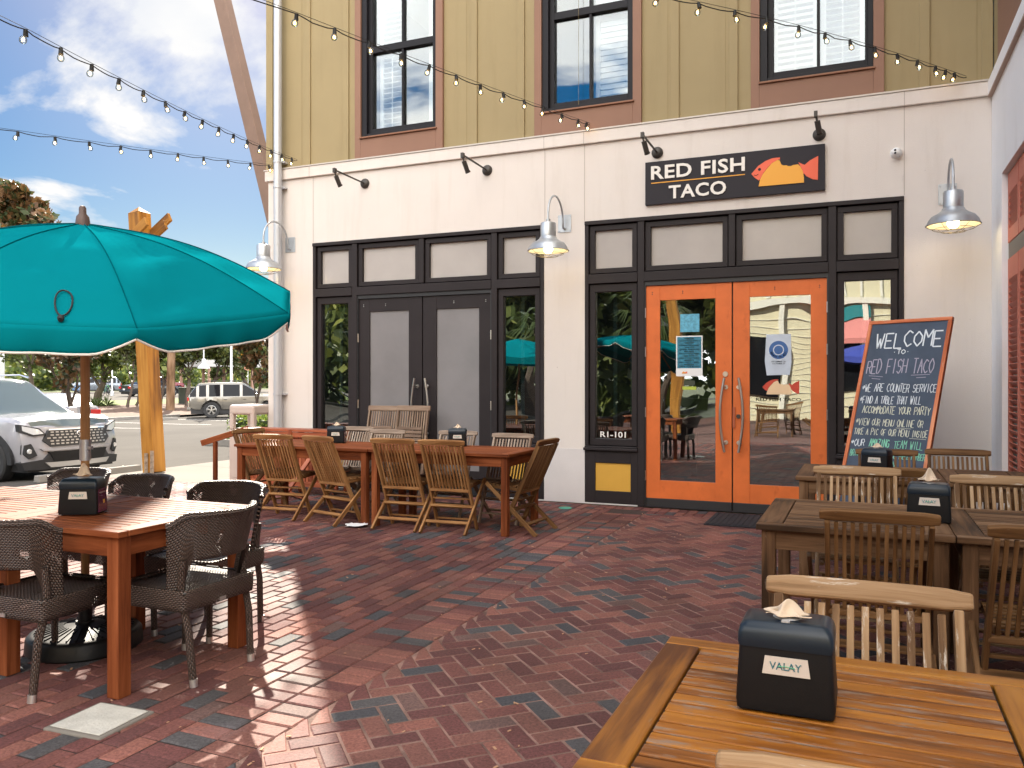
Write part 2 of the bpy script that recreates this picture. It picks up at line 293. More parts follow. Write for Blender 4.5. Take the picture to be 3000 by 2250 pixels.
def brickmat():
    m = bpy.data.materials.new('brick_paving'); m.use_nodes = True; MATS['brick_paving'] = m
    t = m.node_tree; b = t.nodes['Principled BSDF']
    at = N(t, 'ShaderNodeAttribute', attribute_name='rnd')
    cr = N(t, 'ShaderNodeValToRGB'); cr.color_ramp.interpolation = 'CONSTANT'; t.links.new(at.outputs['Fac'], cr.inputs[0])
    e = cr.color_ramp.elements; e[0].position = 0; e[0].color = (.185,.074,.063, 1); e[1].position = .22; e[1].color = (.255,.105,.082, 1)
    for p, c in ((.38, (.145,.057,.052)), (.52, (.205,.090,.072)), (.66, (.130,.054,.050)), (.80, (.088,.082,.084)), (.90, (.070,.069,.076)), (.95, (.145,.086,.076))):
        k = e.new(p); k.color = (*c, 1)
    c = N(t, 'ShaderNodeTexCoord')
    n = N(t, 'ShaderNodeTexNoise', inp={'Scale': 75.0, 'Detail': 5.0, 'Roughness': .7}); t.links.new(c.outputs['Object'], n.inputs['Vector'])
    n3 = N(t, 'ShaderNodeTexNoise', inp={'Scale': 1.1, 'Detail': 6.0, 'Roughness': .6}); t.links.new(c.outputs['Object'], n3.inputs['Vector'])
    mr = N(t, 'ShaderNodeMapRange', inp={1: .3, 2: .7, 3: .55, 4: 1.4}); t.links.new(n.outputs['Fac'], mr.inputs[0])
    mr3 = N(t, 'ShaderNodeMapRange', inp={1: .35, 2: .65, 3: .60, 4: 1.06}); t.links.new(n3.outputs['Fac'], mr3.inputs[0])
    mm = N(t, 'ShaderNodeMath', operation='MULTIPLY'); t.links.new(mr.outputs[0], mm.inputs[0]); t.links.new(mr3.outputs[0], mm.inputs[1])
    vm = N(t, 'ShaderNodeVectorMath', operation='SCALE'); t.links.new(cr.outputs[0], vm.inputs[0]); t.links.new(mm.outputs[0], vm.inputs['Scale'])
    # pale bloom and trodden gum stains with their own outline
    n4 = N(t, 'ShaderNodeTexNoise', inp={'Scale': 2.3, 'Detail': 4.0}); t.links.new(c.outputs['Object'], n4.inputs['Vector'])
    c4 = N(t, 'ShaderNodeValToRGB'); c4.color_ramp.elements[0].position = .66; c4.color_ramp.elements[1].position = .78; c4.color_ramp.elements[1].color = (.22,.22,.22, 1)
    t.links.new(n4.outputs['Fac'], c4.inputs[0])
    x = N(t, 'ShaderNodeMix', data_type='RGBA'); t.links.new(c4.outputs[0], x.inputs['Factor']); t.links.new(vm.outputs[0], x.inputs[6]); x.inputs[7].default_value = (.30,.25,.27, 1)
    t.links.new(x.outputs[2], b.inputs['Base Color'])
    b.inputs['Specular IOR Level'].default_value = .25
    rr = N(t, 'ShaderNodeMapRange', inp={1: .3, 2: .7, 3: .58, 4: .84}); t.links.new(n3.outputs['Fac'], rr.inputs[0]); t.links.new(rr.outputs[0], b.inputs['Roughness'])
    bp = N(t, 'ShaderNodeBump', inp={'Strength': .55, 'Distance': .006}); t.links.new(n.outputs['Fac'], bp.inputs['Height']); t.links.new(bp.outputs[0], b.inputs['Normal'])
    return m
brick_m = brickmat()
joint_m = mat('paver_joint', (.045,.028,.024), .95, bump=.6, bscale=120, var=.3, vscale=8)

# ---------------------------------------------------------------- mesh builder
class MB:
    def __init__(s): s.v = []; s.f = []; s.uv = []; s.mi = []; s.sm = []; s.M = Matrix.Identity(4)
    def add(s, vs, fs, uvs=None, mi=0, smooth=False):
        o = len(s.v)
        s.v += [tuple(s.M @ Vector(p)) for p in vs]
        for i, f in enumerate(fs):
            s.f.append([a+o for a in f]); s.mi.append(mi); s.sm.append(smooth)
            s.uv.append(uvs[i] if uvs else [(0, 0)]*len(f))
        return s
    def obox(s, c, ax, ay, az, hx, hy, hz, mi=0):
        c, ax, ay, az = Vector(c), Vector(ax), Vector(ay), Vector(az)
        h = (hx, hy, hz); A = (ax, ay, az)
        P = [c+A[0]*(h[0]*i)+A[1]*(h[1]*j)+A[2]*(h[2]*k) for k in (-1, 1) for j in (-1, 1) for i in (-1, 1)]
        F = [(0,2,3,1,2), (4,5,7,6,2), (0,1,5,4,1), (2,6,7,3,1), (0,4,6,2,0), (1,3,7,5,0)]
        long = max(range(3), key=lambda i: h[i]); ou, ov = random.uniform(0, 50), random.uniform(0, 50)
        fs, us = [], []
        for a, b, c2, d, nax in F:
            rest = [i for i in range(3) if i != nax]
            ua = long if long in rest else rest[0]; va = [i for i in rest if i != ua][0]
            def q(i):
                sg = ((i & 1)*2-1, ((i >> 1) & 1)*2-1, ((i >> 2) & 1)*2-1)
                return (sg[ua]*h[ua]+ou, sg[va]*h[va]+ov+(nax*.37))
            fs.append((a, b, c2, d)); us.append([q(a), q(b), q(c2), q(d)])
        return s.add(P, fs, us, mi)
    def box(s, x0, x1, y0, y1, z0, z1, mi=0):
        return s.obox(((x0+x1)/2, (y0+y1)/2, (z0+z1)/2), (1,0,0), (0,1,0), (0,0,1), abs(x1-x0)/2, abs(y1-y0)/2, abs(z1-z0)/2, mi)
    def bar(s, p, q, w, h, up=(0,0,1), mi=0):
        p, q = Vector(p), Vector(q); d = q-p; L = d.length; d.normalize(); up = Vector(up)
        sd = d.cross(up)
        if sd.length < 1e-4: sd = d.cross(Vector((0, 1, 0)))
        sd.normalize(); u = sd.cross(d)
        return s.obox((p+q)/2, d, sd, u, L/2, w/2, h/2, mi)
    def tube(s, pts, r, n=8, mi=0, cap=True):
        pts = [Vector(p) for p in pts]; rs = r if isinstance(r, (list, tuple)) else [r]*len(pts)
        V, F, U = [], [], []; ref = Vector((0, 0, 1)); prev = None; L = 0; ou, ov = random.uniform(0, 50), random.uniform(0, 50); Ls = []
        for i, p in enumerate(pts):
            d = (pts[min(i+1, len(pts)-1)]-pts[max(i-1, 0)])
            if d.length < 1e-9: d = Vector((0, 0, 1))
            d.normalize()
            if prev is None:
                a = d.cross(ref)
                if a.length < .05: a = d.cross(Vector((1, 0, 0)))
            else: a = prev-d*prev.dot(d)
            a.normalize(); b = d.cross(a); prev = a
            if i: L += (p-pts[i-1]).length
            Ls.append(L)
            for k in range(n):
                t = 2*math.pi*k/n; V.append(p+(a*math.cos(t)+b*math.sin(t))*rs[i])
        C = 2*math.pi*max(rs)
        for i in range(len(pts)-1):
            for k in range(n):
                F.append((i*n+k, i*n+(k+1) % n, (i+1)*n+(k+1) % n, (i+1)*n+k))
                U.append([(Ls[i]+ou, k/n*C+ov), (Ls[i]+ou, (k+1)/n*C+ov), (Ls[i+1]+ou, (k+1)/n*C+ov), (Ls[i+1]+ou, k/n*C+ov)])
        s.add(V, F, U, mi, True)
        if cap:
            s.add(V[:n], [tuple(range(n))[::-1]], None, mi); s.add(V[-n:], [tuple(range(n))], None, mi)
        return s
    def lathe(s, prof, c=(0,0,0), n=24, mi=0, axis='Z', smooth=True, a0=0):
        V, F = [], []
        for r, z in prof:
            for k in range(n):
                t = 2*math.pi*k/n+a0; x, y = r*math.cos(t), r*math.sin(t)
                P = (x, y, z) if axis == 'Z' else ((x, z, y) if axis == 'Y' else (z, x, y))
                V.append(tuple(P[i]+c[i] for i in range(3)))
        for i in range(len(prof)-1):
            for k in range(n):
                f = (i*n+k, i*n+(k+1) % n, (i+1)*n+(k+1) % n, (i+1)*n+k)
                F.append(f if axis != 'Y' else f[::-1])
        return s.add(V, F, None, mi, smooth)
    def prism(s, poly, d0, d1, fn, mi=0, smooth=False):
        """poly in 2-D, extruded from depth d0 to d1, fn(u, v, d) -> xyz"""
        n = len(poly); V = [fn(u, v, d0) for u, v in poly]+[fn(u, v, d1) for u, v in poly]
        F = [tuple(range(n))[::-1], tuple(range(n, 2*n))]+[(i, (i+1) % n, n+(i+1) % n, n+i) for i in range(n)]
        return s.add(V, F, None, mi, smooth)
    def mesh(s, name, mats):
        me = bpy.data.meshes.new(name); me.from_pydata(s.v, [], s.f)
        for m in (mats if isinstance(mats, (list, tuple)) else [mats]): me.materials.append(m)
        me.polygons.foreach_set('material_index', s.mi); me.polygons.foreach_set('use_smooth', s.sm)
        ul = me.uv_layers.new(name='UVMap'); flat = [c for f in s.uv for p in f for c in p]; ul.data.foreach_set('uv', flat)
        me.update(); return me
    def build(s, name, mats, parent=None, bevel=0.0, loc=None, fixn=False, seg=2):
        me = s.mesh(name, mats)
        if fixn:
            bm = bmesh.new(); bm.from_mesh(me); bmesh.ops.recalc_face_normals(bm, faces=bm.faces); bm.to_mesh(me); bm.free()
        if any(s.sm): me.set_sharp_from_angle(angle=R(38))
        o = bpy.data.objects.new(name, me); COL.objects.link(o)
        if parent: o.parent = parent
        if loc: o.location = loc
        if bevel:
            b = o.modifiers.new('bevel', 'BEVEL'); b.width = bevel; b.segments = seg; b.limit_method = 'ANGLE'; b.angle_limit = R(40); b.harden_normals = False
        return o

def tag(o, label=None, cat=None, group=None, kind=None):
    if label: o['label'] = label
    if cat: o['category'] = cat
    if group: o['group'] = group
    if kind: o['kind'] = kind
    return o
def thing(name, label, cat, loc=(0,0,0), rz=0, group=None):
    o = bpy.data.objects.new(name, None); COL.objects.link(o); o.location = loc; o.rotation_euler = (0, 0, rz); o.empty_display_size = .2
    return tag(o, label, cat, group)
def dup(root, loc, rz, label, group=None, scale=None):
    def cp(o, par):
        c = o.copy(); COL.objects.link(c)
        if par: c.parent = par; c.matrix_parent_inverse = o.matrix_parent_inverse.copy()
        for ch in o.children: cp(ch, c)
        return c
    r = cp(root, None); r.location = loc; r.rotation_euler = (0, 0, rz) if not isinstance(rz, (tuple, list)) else rz
    r['label'] = label
    if group: r['group'] = group
    if scale: r.scale = (scale,)*3
    return r
def struct(o): o['kind'] = 'structure'; return o
def M4(loc, rz=0, rx=0, ry=0):
    return Matrix.Translation(loc) @ Matrix.Rotation(rz, 4, 'Z') @ Matrix.Rotation(rx, 4, 'X') @ Matrix.Rotation(ry, 4, 'Y')

def text_mesh(s, fit, mats, name, parent, fn, bold=.0, ext=.004, shear=0, sp=1.0):
    """lettering fitted to the box fit=(x0,x1,z0,z1); fn(u,v,d) maps it to space"""
    cu = bpy.data.curves.new('t', 'FONT'); cu.body = s; cu.size = 1; cu.extrude = ext; cu.offset = bold; cu.shear = shear; cu.space_character = sp; cu.resolution_u = 3
    ob = bpy.data.objects.new('t', cu); COL.objects.link(ob)
    dg = bpy.context.evaluated_depsgraph_get(); dg.update()
    me = bpy.data.meshes.new_from_object(ob.evaluated_get(dg)); bpy.data.objects.remove(ob)
    co = np.empty(len(me.vertices)*3); me.vertices.foreach_get('co', co); co = co.reshape(-1, 3)
    mn, mxx = co.min(0), co.max(0); x0, x1, z0, z1 = fit
    u = x0+(co[:, 0]-mn[0])/(mxx[0]-mn[0])*(x1-x0); v = z0+(co[:, 1]-mn[1])/(mxx[1]-mn[1])*(z1-z0); d = co[:, 2]
    for i, vert in enumerate(me.vertices): vert.co = fn(u[i], v[i], d[i])
    me.materials.clear(); me.materials.append(mats); me.name = name
    o = bpy.data.objects.new(name, me); COL.objects.link(o); o.parent = parent
    return o

# ---------------------------------------------------------------- terrain
K = [(-10.3,-.08), (-11,-.13), (-13,-.25), (-26,-.42), (-33,-.42), (-48,-.1), (-62,.12), (-90,.3)]
def TZ(x):
    if x >= K[0][0]: return K[0][1]
    for (a, b), (c, d) in zip(K, K[1:]):
        if x >= c: return b+(d-b)*(a-x)/(a-c)
    return .3
def strip(name, xs, y0, y1, dz, m, label_kind='structure', ny=2):
    V, F = [], []
    ys = [y0+(y1-y0)*i/(ny-1) for i in range(ny)]
    for x in xs:
        for y in ys: V.append((x, y, TZ(x)+dz))
    for i in range(len(xs)-1):
        for j in range(ny-1): F.append((i*ny+j, (i+1)*ny+j, (i+1)*ny+j+1, i*ny+j+1))
    b = MB(); b.add(V, F); o = b.build(name, m, fixn=True); 
    if o.data.polygons[0].normal.z < 0: o.data.flip_normals()
    return struct(o)
def xs_(a, b):
    return sorted(set([a, b]+[k[0] for k in K if min(a, b) < k[0] < max(a, b)]), reverse=True)

g = MB(); g.add([(-900,-900,-.62), (900,-900,-.62), (900,900,-.62), (-900,900,-.62)], [(0,1,2,3)])
struct(g.build('ground', earth))
strip('parking_lot', xs_(-10.3, -31.2), -60, 60, 0, asphalt)
strip('planting_bed', xs_(-31.4, -42.6), -40, 70, .10, mulch)
strip('lawn', xs_(-42.6, -50), -60, 120, .03, grass_m)
strip('road', xs_(-50, -76), -80, 160, 0, road_m)
strip('far_verge', xs_(-76, -260), -160, 320, .02, mat('verge', (.09,.12,.03), .95, var=.3, vscale=.5))
# kerb of the planting bed
k = MB(); zk = TZ(-31.3)
k.box(-31.42, -31.2, -40, 22.0, zk-.1, zk+.15); struct(k.build('kerb', conc_g, bevel=.02))
k = MB(); k.box(-31.42, -31.2, 27.2, 70, zk-.1, zk+.15); struct(k.build('kerb', conc_g, bevel=.02))
# parking bay lines
for i, (x, y) in enumerate([(-24.5, 8), (-24.5, 11), (-24.5, 14), (-24.5, 17), (-24.5, 20.2), (-24.5, 26)]):
    l = MB(); z = [TZ(a)+.004 for a in (-24.5, -26, -31)]
    l.add([(-24.5, y-.05, z[0]), (-24.5, y+.05, z[0]), (-26, y+.05, z[1]), (-26, y-.05, z[1]), (-31, y+.05, z[2]), (-31, y-.05, z[2])], [(0,1,2,3), (3,2,4,5)])
    struct(l.build('bay_line', mat('line_paint', (.62,.6,.56), .8, var=.2)))
# sidewalk
s = MB(); s.box(-10.3, -7.2, -.33, 1.4, -.2, 0); s.box(-10.3, -7.2, 1.41, 3.9, -.2, 0); s.box(-10.3, -7.2, 3.91, 60, -.2, 0)
struct(s.build('sidewalk', concrete, bevel=.006))

# ---------------------------------------------------------------- brick patio: every paver modelled in one sheet
def patio():
    V, F, RN, MI = [], [], [], []
    L, W, gp, bv = .2, .1, .0062, .0075
    def brick(cx, cy, a, l=L, w=W, clip=None):
        hx, hy = l/2-gp/2, w/2-gp/2; ca, sa = math.cos(a), math.sin(a)
        z = random.uniform(-.0016, .0016); tx, ty = random.uniform(-.006, .006), random.uniform(-.006, .006); a2 = random.uniform(-.008, .008)
        ca, sa = math.cos(a+a2), math.sin(a+a2)
        P = []
        for (qx, qy, qz) in [(hx, hy, -bv*.8), (hx-bv, hy-bv, 0)]:
            for sx_, sy_ in ((-1,-1), (1,-1), (1,1), (-1,1)):
                x, y = qx*sx_, qy*sy_
                px, py = cx+x*ca-y*sa, cy+x*sa+y*ca
                if clip: px = min(max(px, clip[0]), clip[1]); py = min(py, clip[2])
                P.append((px, py, qz+z+x*tx+y*ty))
        o = len(V); V.extend(P)
        F.append((o+4, o+5, o+6, o+7))
        for i in range(4): F.append((o+i, o+(i+1) % 4, o+4+(i+1) % 4, o+4+i))
        RN.extend([random.random()]*5)
    YT, YB, XL, XR = -.34, -9.6, -10.28, 1.14
    # running bond along Y left of x=-2.52
    nx = int((-2.52-XL)/W)
    for i in range(nx):
        x = -2.52-W/2-i*W; off = (i % 2)*.1
        y = YT-.1-off
        while y > YB: brick(x, y, math.pi/2); y -= L
        if off: brick(x, YT-.05, math.pi/2, .1, W)
    # two soldier courses
    y = YT-.05-.2
    while y > YB:
        brick(-2.42, y, 0); brick(-2.22, y, 0); y -= W
    # courses along the wall
    x = -2.52+.05
    yy = [-.06-.05*0]
    for r in range(2):
        x = (-2.12 if r else -2.52)+.05
        while x < XR: brick(x, -.04-.1-.2*r, math.pi/2); x += W
    for r_ in range(3):
        x = -2.52-.05
        while x > -7.2: brick(x, -.04-.05-.1*r_, 0, W-.001, W-.001); x -= W
    # 45 degree herringbone
    c45 = math.cos(math.pi/4)
    x0, x1, y0, y1 = -2.12, XR, -9.6, -.44
    for jj in range(-100, 100):
        for n_ in range(-30, 30):
            for u, v, a in ((jj+4*n_+1, jj+.5, 0), (jj+4*n_+3.5, jj+1, math.pi/2)):
                u, v = u*W, v*W
                cx = (u-v)*c45-.3; cy = (u+v)*c45-5
                if x0-.075 < cx < x1+.05 and y0 < cy < y1+.075: brick(cx, cy, a+math.pi/4, clip=(x0+.003, x1, y1-.003))
    me = bpy.data.meshes.new('patio'); me.from_pydata(V, [], F)
    at = me.attributes.new('rnd', 'FLOAT', 'FACE'); at.data.foreach_set('value', RN)
    me.materials.append(brick_m)
    o = bpy.data.objects.new('patio', me); COL.objects.link(o)
    struct(o); o['label'] = 'red and slate brick paving in running bond and herringbone'
patio()
b = MB(); b.box(-2.118, 1.14, -9.6, -.442, -.02, -.0035); struct(b.build('sand_joints', mat('sand_joint', (.215,.125,.10), .95, bump=.6, bscale=120, var=.55, vscale=5)))
b = MB(); b.box(-10.28, 1.2, -16, -.02, -.3, -.0075); struct(b.build('patio_bed', joint_m))
b = MB(); b.box(-10.28, 16, -24, -9.62, -.29, 0.0); struct(b.build('plaza', mat('plaza_paving', (.13,.065,.055), .7, var=.2, vscale=4)))
b = MB(); b.box(1.21, 16, -9.6, -5, -.29, -.001); struct(b.build('plaza', mat('plaza_paving', (.13,.065,.055), .7, var=.2, vscale=4)))

# ---------------------------------------------------------------- the restaurant building
B = thing('restaurant_building', 'cream ground floor with olive board and batten upper floor and two dark framed storefronts', 'building', (0, 0, 0))
def P(bld, name, m, parent=None, bevel=0.0, **k): return bld.build(name, m, parent or B, bevel, **k)
XL, XR = -7.43, 1.12; ZT = 4.096
SF = [(-6.69, -3.42), (-2.92, .37)]
w = MB(); TK = .3
for a, c, z0, z1 in [(XL, -6.69, 0, ZT), (-3.42, -2.92, 0, ZT), (.37, XR+.3, 0, ZT), (-6.69, -3.42, 3.215, ZT), (-2.92, .37, 3.215, ZT)]:
    w.box(a, c, 0, TK, z0, z1)
w.box(XL, XL+.3, TK, 9, 0, ZT)
wall = P(w, 'lower_wall', stucco)
# control joints: shallow dark grooves set as slim strips
j = MB()
jj_ = 0
for x, z0, z1 in [(-6.69, 3.215, ZT), (-3.41, 3.215, ZT), (-2.925, 3.215, ZT), (.372, 3.215, ZT)]: j.box(x-.003, x+.003, -.0025, .002, z0+.01, z1)
for x in (-6.73, -3.41, -2.925, .372): j.box(x-.003, x+.003, -.0365, -.03, ZT, 4.24)
P(j, 'control_joints', mat('joint_grey', (.42,.37,.33), .9))
t = MB(); t.box(XL-.035, XR-.002, -.035, .0, ZT, 4.235); t.box(XL-.035, XL-.0, .0, 9, ZT, 4.235)
P(t, 'band_course', stucco, bevel=.008)
t = MB(); t.box(XL-.045, XR-.002, -.045, .0, 4.236, 4.252); t.box(XL-.045, XL, 0, 9, 4.236, 4.252)
P(t, 'flashing', mat('flashing', (.52,.47,.42), .5, metal=.2))
# upper wall with window openings
WIN = [(-6.02, -4.742), (-3.533, -2.258), (-1.085, .192)]
u = MB(); ZU = 12.2
xs = [XL]+[v for a, c in WIN for v in (a+.09, c-.10)]+[XR]
for i in range(0, len(xs), 2): u.box(xs[i], xs[i+1], .01, TK, 4.252, ZU)
for a, c in WIN:
    u.box(a+.09, c-.10, .01, TK, 4.252, 4.52); u.box(a+.09, c-.10, .01, TK, 7.3, ZU)
u.box(XL, XL+.3, TK, 9, 4.252, ZU); u.box(XL+.3, 9, 8.7, 9, 0, ZU); u.box(XL+.3, 9, TK, 8.7, ZU-.2, ZU)
P(u, 'upper_wall', siding)
bt = MB()
for x in (-6.78, -6.175, -4.33, -3.713, -1.89, -1.267, .55, 1.085):
    bt.box(x-.046, x+.046, -.012, .0099, 4.2525, ZU)
bt.box(XL-.022, XL+.088, -.022, .0099, 4.2525, ZU); bt.box(XL-.022, XL-.001, .01, .11, 4.2525, ZU)
y = .62
while y < 8.6: bt.box(XL-.022, XL-.001, y, y+.092, 4.2525, ZU); y += .61
P(bt, 'battens', siding, bevel=.003)
j2 = MB()
for x in (-6.88, -4.43, -3.0, -1.97, -1.35, 1.0): j2.box(x-.0015, x+.0015, .0075, .011, 4.2525, ZU)
P(j2, 'board_seams', mat('seam', (.25,.19,.09), .9))
# upper windows
def window_obj(a, c, kind):
    sr = MB(); sr.box(a, a+.088, -.03, .0099, 4.253, 7.7); sr.box(c-.098, c, -.03, .0099, 4.253, 7.7); sr.box(a+.0885, c-.0985, -.03, .0099, 4.253, 4.498); sr.box(a-.02, c+.02, -.035, .0099, 7.7, 7.9)
    P(sr, 'window_surround', brown_trim, bevel=.003)
    x0, x1 = a+.09, c-.10
    f = MB(); zb = 4.52; zt = 7.3; yo = .045
    f.box(x0, x0+.075, -.005, .20, zb, zt); f.box(x1-.05, x1, -.005, .20, zb, zt); f.box(x0+.075, x1-.05, -.002, .20, zb, zb+.045); f.box(x0+.075, x1-.05, -.002, .20, zt-.05, zt)
    gx0, gx1 = x0+.13, x1-.075; mid = (gx0+gx1)/2
    # sashes
    f.box(x0+.0751, gx0, yo, yo+.09, zb+.046, zt-.051); f.box(gx1, x1-.0501, yo, yo+.09, zb+.046, zt-.051)
    f.box(gx0, gx1, yo, yo+.09, zb+.046, 4.63); f.box(gx0, gx1, yo, yo+.09, 5.605, 5.69); f.box(gx0, gx1, yo, yo+.09, zt-.12, zt-.051)
    f.box(mid-.014, mid+.014, yo+.01, yo+.08, 4.63, 5.605); f.box(mid-.014, mid+.014, yo+.01, yo+.08, 5.69, zt-.12)
    fo = P(f, 'window', win_frame, bevel=.003)
    sl = MB(); sl.box(x0-.01, x1+.02, -.055, -.006, 4.499, 4.519); sl.build('sill', mat('sill_brown', (.23,.10,.05), .6), fo, .003)
    gl = MB()
    for z0, z1 in ((4.63, 5.605), (5.69, zt-.12)):
        gl.box(gx0, mid-.014, yo+.05, yo+.055, z0, z1); gl.box(mid+.014, gx1, yo+.05, yo+.055, z0, z1)
    gl.build('pane', glass_u, fo)
    # plantation shutters behind the glass
    def shutter(sx0, sx1, ang, rail=True, m=shutter_w, closed=False):
        h = MB(); yy = .20
        h.box(sx0, sx0+.05, yy, yy+.03, 4.56, zt); h.box(sx1-.05, sx1, yy, yy+.03, 4.56, zt); h.box(sx0+.05, sx1-.05, yy, yy+.03, 4.56, 4.63); h.box(sx0+.05, sx1-.05, yy, yy+.03, 5.62, 5.68)
        z = 4.665
        while z < zt-.1:
            if not (5.59 < z < 5.71):
                h.obox(((sx0+sx1)/2, yy+.015, z), (1,0,0), (0, math.cos(ang), math.sin(ang)), (0, -math.sin(ang), math.cos(ang)), (sx1-sx0)/2-.052, .033, .0035)
            z += .066
        if not closed: h.box((sx0+sx1)/2-.006, (sx0+sx1)/2+.006, yy-.022, yy-.012, 4.66, 5.58)
        h.build('shutter', m, fo)
    if kind == 0: shutter(gx0+.02, mid-.03, R(12)); shutter(mid+.30, mid+.42, R(0))
    if kind == 1: shutter(mid+.02, gx1+.01, R(76), closed=True)
    if kind == 2: shutter(gx0-.02, mid-.005, R(48)); shutter(mid+.02, gx1, R(6))
    return fo
for i, (a, c) in enumerate(WIN): window_obj(a, c, i)
# rooms behind the glass
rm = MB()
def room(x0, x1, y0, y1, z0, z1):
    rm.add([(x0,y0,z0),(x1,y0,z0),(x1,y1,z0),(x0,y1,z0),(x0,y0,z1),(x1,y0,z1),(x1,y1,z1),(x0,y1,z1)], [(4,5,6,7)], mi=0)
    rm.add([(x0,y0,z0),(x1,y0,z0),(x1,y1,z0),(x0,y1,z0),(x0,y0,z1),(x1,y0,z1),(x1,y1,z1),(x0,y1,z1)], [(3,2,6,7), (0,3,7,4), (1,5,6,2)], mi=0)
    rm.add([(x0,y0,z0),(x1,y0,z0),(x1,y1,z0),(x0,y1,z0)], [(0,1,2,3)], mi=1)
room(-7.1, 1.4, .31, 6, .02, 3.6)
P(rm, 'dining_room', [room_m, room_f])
rm = MB(); room(-7.1, -4.2, .31, 4, 4.3, 7.6); room(-4.1, -1.8, .31, 4, 4.3, 7.6); room(-1.7, 1.4, .31, 4, 4.3, 7.6)
P(rm, 'upper_rooms', [mat('upper_room', (.75,.78,.80), .9), room_f])
d = MB()
for x in (-6.0, -4.6, -2.2, -.7):   # counter and tables faintly seen inside
    d.box(x-.4, x+.4, 2.4, 3.1, .72, .76); d.box(x-.04, x+.04, 2.7, 2.78, .02, .72)
d.box(-6.5, -.5, 4.6, 5.2, .02, 1.1)
P(d, 'interior_furniture', mat('dark_furniture', (.06,.03,.02), .5))

